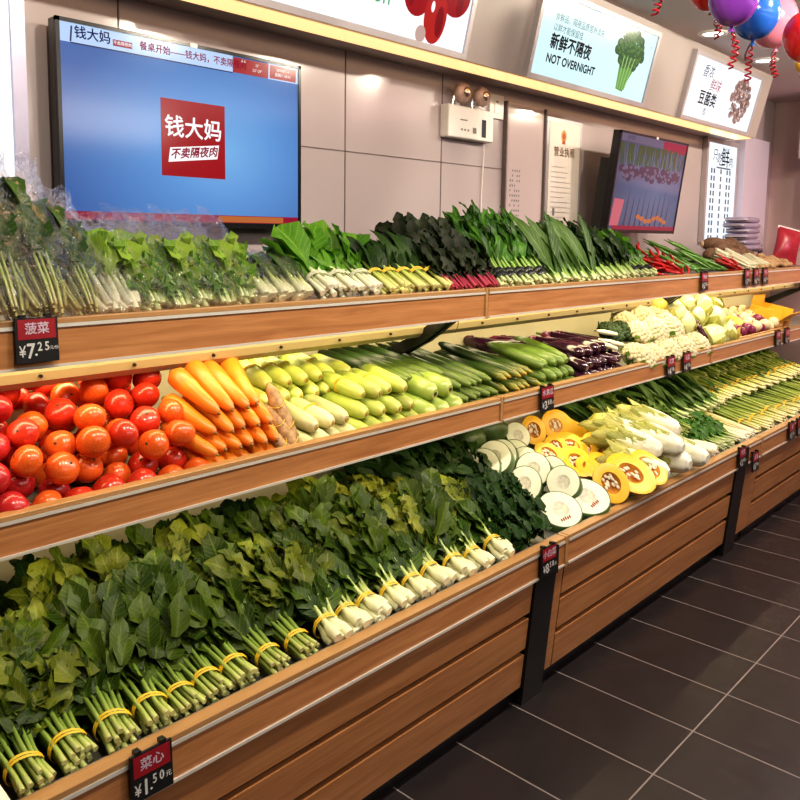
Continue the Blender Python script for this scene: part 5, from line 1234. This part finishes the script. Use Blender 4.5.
P_let = pool(3, 'lettuce_bunch', L['lettuce'], S['white'], MT['twine'], n=10, Ls=.14, R=.034, fb=1.2, ft=1.3, r0=.0095, r1=.006, tie=.5, per=2, lf0=.55, LL=.17, LW=.12, ruffle=.012, up=.35, spread=.7, flat_=.75, shape='spoon', droop=.6)
for i, px in enumerate((328, 348, 370)): topput(P_let, px, 1.80, 30, rng.uniform(-3, 6), 'broad-leaved lettuce bunch with white stalks on the top shelf, %s from the left' % ordw(i), 'vegetable', 'lettuce bunches with white stalks')
P_tch = pool(3, 'flowering_cabbage_bunch', L['dark'], S['yellow'], MT['yellow'], n=9, Ls=.18, R=.030, fb=1.2, ft=1.5, r0=.009, r1=.005, tie=.5, per=3, lf0=.55, LL=.13, LW=.07, up=.35, spread=.7, flat_=.75)
for i, px in enumerate((388, 402, 416, 430, 443)): topput(P_tch, px, 1.80, 33, rng.uniform(0, 8), 'dark-leaved flowering cabbage bunch with yellow stalks, %s from the left' % ordw(i), 'vegetable', 'flowering cabbage bunches', .95)
P_ama = pool(3, 'amaranth_bunch', L['amaranth'], S['red'], None, n=10, Ls=.19, R=.030, fb=.9, ft=1.9, r0=.005, r1=.003, tie=.25, per=9, lf0=.2, LL=.07, LW=.05, up=.3, spread=1.3, flat_=.9, shape='round', separate=False, ruffle=.006, droop=1.3)
for i, px in enumerate((448, 459, 470, 481, 491)): topput(P_ama, px, 1.80, 42, rng.uniform(-4, 6), 'dark red amaranth bunch with red roots, %s from the left, front row' % ordw(i), 'vegetable', 'amaranth bunches')
for i, px in enumerate((440, 453, 466, 479, 492)): topput(P_ama, px, 1.93, 54, rng.uniform(-22, 22), 'dark red amaranth bunch standing in the row behind, %s from the left' % ordw(i), 'vegetable', 'amaranth bunches of the rear row', 1.0, .03)
P_bri = pool(3, 'water_spinach_bunch', L['bright'], S['bright'], MT['tape'], n=12, Ls=.20, R=.030, fb=1.1, ft=1.8, r0=.0068, r1=.0045, tie=.24, per=4, lf0=.5, LL=.12, LW=.040, up=.35, spread=1.1, flat_=.8, shape='ovate', band=.02, droop=1.3, ruffle=.005)
for i, px in enumerate((503, 513, 523, 533, 543)): topput(P_bri, px, 1.80, 44, rng.uniform(-10, 12), 'bright green water spinach bunch with black tape, %s from the left' % ordw(i), 'vegetable', 'water spinach bunches', 1.0)
for i, px in enumerate((505, 519, 533, 547)): topput(P_bri, px, 1.94, 54, rng.uniform(-22, 22), 'bright green water spinach bunch in the row behind, %s from the left' % ordw(i), 'vegetable', 'water spinach bunches of the rear row', 1.0, .03)
P_you = pool(3, 'leaf_lettuce_bunch', L['youmai'], S['bright'], None, n=9, Ls=.07, R=.032, fb=.8, ft=1.3, r0=.009, r1=.006, tie=.4, per=2, lf0=.3, LL=.28, LW=.05, up=.3, spread=.45, flat_=.8, shape='blade', droop=.7, separate=False)
for i, px in enumerate((553, 562, 571, 580, 589)): topput(P_you, px, 1.80, 46, rng.uniform(-2, 8), 'long narrow-leaved lettuce bunch on the top shelf, %s from the left' % ordw(i), 'vegetable', 'narrow lettuce bunches')
P_drk = pool(3, 'mustard_green_bunch', L['dark'], S['bright'], None, n=10, Ls=.15, R=.034, fb=.9, ft=1.6, r0=.007, r1=.004, tie=.3, per=4, lf0=.35, LL=.14, LW=.055, up=.35, spread=1.2, flat_=.8, separate=False, droop=1.3, ruffle=.006)
for i, px in enumerate((598, 606, 614, 622, 630)): topput(P_drk, px, 1.80, 42, rng.uniform(-2, 8), 'dark mustard green bunch in the front row before the smaller screen, %s from the left' % ordw(i), 'vegetable', 'mustard greens')
for i, px in enumerate((565, 577, 589, 601, 613)): topput(P_drk, px, 1.94, 54, rng.uniform(-22, 22), 'dark mustard green bunch in the row behind, %s from the left' % ordw(i), 'vegetable', 'mustard greens of the rear row', 1.0, .03)
for i, px in enumerate((638, 646, 654)): topput(P_bri, px, 1.80, 28, rng.uniform(0, 10), 'green bunch with pale stalks before the smaller screen, %s from the left' % ordw(i), 'vegetable', 'pale-stalked greens near the red chilies', .9)
for i, px in enumerate((640, 650, 658)): topput(P_let, px, 1.92, 34, rng.uniform(-8, 8), 'round-leaved lettuce bunch just below the smaller screen, %s from the left' % ordw(i), 'vegetable', 'round-leaved lettuce below the smaller screen', .85, .02)
# chilies
def chili(nm, mt, Lh, r): 
    b = rng.uniform(-.035, .035)
    return longveg(nm, mt, Lh, [(0, .002), (.15, r * .6), (.7, r), (.95, r * .8), (1, r * .4)], b, ns=10, nr=8, parts=[('stem', V['stemgreen'], Lh - .002, Lh + .028, .003, .0025)])
P_cr = Pool([lambda: chili('red_chili', V['chili_red'], .14, .009) for _ in range(3)]); P_cg = Pool([lambda: chili('green_chili', V['chili_green'], .21, .0095) for _ in range(4)])
def heap(P, pxa, pxb, n, Y0, Y1, top, fmt, cat, grp, pit=(-5, 35), yaw=(-70, 70)):
    items = []
    for k in range(n):
        Y = lerp(Y0, Y1, rng.random() ** .9); px = rng.uniform(pxa, pxb); x = xof(px, 1.79, 1.41) + (Y - 1.79) * .25
        u = (px - pxa) / (pxb - pxa); hh = top * math.sin(PI * min(.93, max(.07, u))) ** .5 * (.25 + .75 * (Y - Y0) / (Y1 - Y0))
        items.append((x, Y, zt(Y) + hh * rng.uniform(.55, 1.)))
    items.sort()
    for k, (x, Y, z) in enumerate(items): put(P.get(), x, Y, z, rng.uniform(*pit), rng.uniform(*yaw), 0, rng.uniform(.85, 1.1), fmt % ordw(k), cat, grp)
heap(P_cr, 664, 690, 46, 1.785, 1.97, .12, 'shiny red chili in the red chili heap, %s from the left', 'chili', 'red chilies')
heap(P_cg, 690, 734, 60, 1.785, 1.98, .13, 'long green chili in the green chili heap, %s from the left', 'chili', 'long green chilies', (-8, 30), (-40, 60))
heap(P_cr, 736, 748, 14, 1.785, 1.86, .06, 'red chili in the small heap past the green chilies, %s from the left', 'chili', 'red chilies of the small heap')
P_spr = pool(2, 'enoki_bunch', L['napa'], V['tofu'], None, n=26, Ls=.15, R=.035, fb=.8, ft=1.3, r0=.004, r1=.003, leafn=0, separate=False)
for i, px in enumerate((748, 754, 760, 766)): topput(P_spr, px, 1.80, 20, rng.uniform(-30, 30), 'white enoki bundle at the rim near the ginger, %s from the left' % ordw(i), 'mushroom', 'white enoki bundles', 1., .01)
for i, px in enumerate((752, 760)): topput(P_spr, px, 1.90, 22, rng.uniform(-50, 50), 'white enoki bundle in the second row near the ginger, %s from the left' % ordw(i), 'mushroom', 'white enoki bundles of the second row', 1., .03)
def ginger():
    t = bpy.data.objects.new('ginger_root', None); C.objects.link(t); m = MB()
    m.ellipsoid((0, 0, .02), (.055, .026, .022), 12, 8); m.build('body', V['ginger'], t)
    for k in range(4):
        a = rng.uniform(0, 6.3); m = MB(); m.ellipsoid((.04 * math.cos(a), .03 * math.sin(a), .024), (.026, .02, .018), 10, 7); m.build('knob', V['ginger'], t)
    return t
P_gin = Pool([ginger] * 3)
heap(P_gin, 758, 792, 34, 1.79, 1.95, .09, 'knobbly ginger root on the top shelf, %s from the left', 'ginger', 'ginger roots', (-15, 25), (0, 180))
def taro():
    t = bpy.data.objects.new('taro_root', None); C.objects.link(t); m = MB(); m.ellipsoid((0, 0, .04), (.075, .045, .042), 16, 10, lambda d: 1 + .03 * math.sin(d.x * 26)); m.build('body', V['taro'], t)
    m = MB(); m.ellipsoid((.072, 0, .04), (.01, .022, .02), 10, 6); m.build('cut_end', V['shootcut'], t); return t
P_tar = Pool([taro] * 2)
heap(P_tar, 746, 780, 26, 1.96, 2.12, .17, 'brown taro root heaped at the back of the top shelf, %s from the left', 'taro', 'taro roots', (-15, 25), (0, 180))
# lilac packs, red pack, yellow box
pk = onY(738, 222, 2.13)
def pack():
    t = bpy.data.objects.new('noodle_pack', None); C.objects.link(t); m = MB()
    rows = []; n = 24
    for z, k in ((0, .90), (.008, 1.), (.02, 1.02), (.032, .97), (.037, .8)):
        rows.append([Vector((math.copysign(abs(math.cos(2 * PI * i / n)) ** .5, math.cos(2 * PI * i / n)) * .17 * k, math.copysign(abs(math.sin(2 * PI * i / n)) ** .5, math.sin(2 * PI * i / n)) * .09 * k, z)) for i in range(n)])
    m.grid(rows, None, True); m.fan(rows[0], (0, 0, 0), True); m.fan(rows[-1], (0, 0, .036)); m.build('wrapper', V['lilac'], t)
    for s in (-1, 1): boxpart('seal_seam', s * .17 - .016, s * .17 + .016, -.08, .08, .016, .019, MT['white'], t)
    return t
P_pk = Pool([pack])
for i in range(6):
    put(P_pk.get(), onY(743, 222, 2.14).x + rng.uniform(-.02, .02), 2.14, zt(2.14) + .10 + i * .039, 0, rng.uniform(-6, 6), 0, 1., 'flat lilac food pack in the stack by the price list, %s from the bottom' % ordw(i), 'food pack', 'stacked lilac packs')
t = thing('pack_stand', 'low dark riser under the stack of lilac packs', 'stand', (onY(743, 222, 2.14).x, 2.14, zt(2.14)))
boxpart('top', -.18, .18, -.09, .09, .088, .098, MT['black'], t)
for sx in (-1, 1):
    for sy in (-1, 1): boxpart('leg', sx * .16 - .01, sx * .16 + .01, sy * .075 - .01, sy * .075 + .01, 0, .088, MT['black'], t)
p = onY(785, 240, 2.0)
t = thing('red_snack_bag', 'red shiny bag standing behind the ginger at the far end', 'bag', (p.x, 2.0, zt(2.0) + .02), None, (math.radians(-10), math.radians(14), -.75))
m = MB(); n = 20; rows = []
for j in range(9):
    q = j / 8; rows.append([Vector((math.copysign(abs(math.cos(2 * PI * i / n)) ** .6, math.cos(2 * PI * i / n)) * (.10 - .012 * math.sin(PI * q)), math.sin(2 * PI * i / n) * (.006 + .045 * math.sin(PI * q) ** .7), q * .26)) for i in range(n)])
m.grid(rows, None, True); m.build('pouch', V['redpack'], t)
boxpart('top_seal', -.10, .10, -.004, .004, .245, .27, MT['white'], t)
t = thing('yellow_box', 'open yellow cardboard box at the far end of the middle shelf', 'box', (MX(790), 1.76, zm(1.76) + .0), None, (math.radians(11), 0, .05))
m = MB(); m.box(-.14, .14, 0, .2, 0, .01); m.box(-.14, .14, 0, .006, .01, .10); m.box(-.14, .14, .194, .2, .01, .10); m.build('tray', V['yellowbox'], t, False)
m = MB(); m.prism([(.0, .1), (-.05, .155), (-.047, .158), (.004, .102)], -.14, .14); m.build('front_flap', V['yellowbox'], t, False)
for s_ in (-.145, .139): boxpart('side_flap', s_, s_ + .006, 0, .2, 0, .16, V['yellowbox'], t)
boxpart('rear_flap', -.14, .14, .2, .205, 0, .22, V['yellowbox'], t)
# ------------------------------------------------------------------ light
def area(name, loc, rot, sx, sy, e, col):
    l = bpy.data.lights.new(name, 'AREA'); l.shape = 'RECTANGLE'; l.size = sx; l.size_y = sy; l.energy = e; l.color = col
    o = bpy.data.objects.new(name, l); C.objects.link(o); o.location = loc; o.rotation_euler = tuple(math.radians(a) for a in rot); return o
WARM = (1., .80, .52)
area('light_middle_tier', (3.2, 1.80, 1.345), (12, 0, 0), 6.2, .04, 15, (1., .80, .46))
area('light_back_panel', (3.2, 2.03, 1.225), (22, 0, 0), 6.2, .04, 9, (1., .82, .5))
area('light_bottom_tier', (3.2, 1.745, .932), (14, 0, 0), 6.2, .04, 8, (1., .80, .48))
for k, x in enumerate((.5, 1.4, 2.3, 3.2, 4.1, 5.0, 5.9)):
    area('ceiling_spot', (x, .62, 2.67), (36, 0, 0), .10, .10, 18, (1., .90, .72))
area('ceiling_panel', (2.5, -1.6, 2.66), (0, 0, 0), 5, 1.2, 26, (1., .90, .86))
area('pink_glow', (5.9, .7, 1.9), (0, -70, 20), .4, .4, 9, (1., .45, .6))
area('front_fill', (2.2, -2.4, 2.6), (52, 0, 0), 4., .5, 42, (1., .88, .76))  # added fill from behind the camera, brightens the unit fronts
area('pink_floor_glow', (4.3, .3, 2.5), (0, 0, 0), .8, .8, 9, (1., .5, .6))
area('ceiling_fill', (2.8, -.9, 1.9), (180, 0, 0), 4.5, 1., 26, (1., .9, .85))  # added unseen uplight that lifts the dark ceiling
w = bpy.data.worlds.new('World'); bpy.context.scene.world = w; w.use_nodes = True
bg = w.node_tree.nodes['Background']; bg.inputs[0].default_value = (.62, .55, .55, 1); bg.inputs[1].default_value = .13
sc = bpy.context.scene
sc.view_settings.view_transform = 'Standard'; sc.view_settings.look = 'Medium High Contrast'; sc.view_settings.exposure = 0
sc.cycles.max_bounces = 8; sc.cycles.transparent_max_bounces = 24; sc.cycles.caustics_reflective = False; sc.cycles.caustics_refractive = False
sc.cycles.use_denoising = True
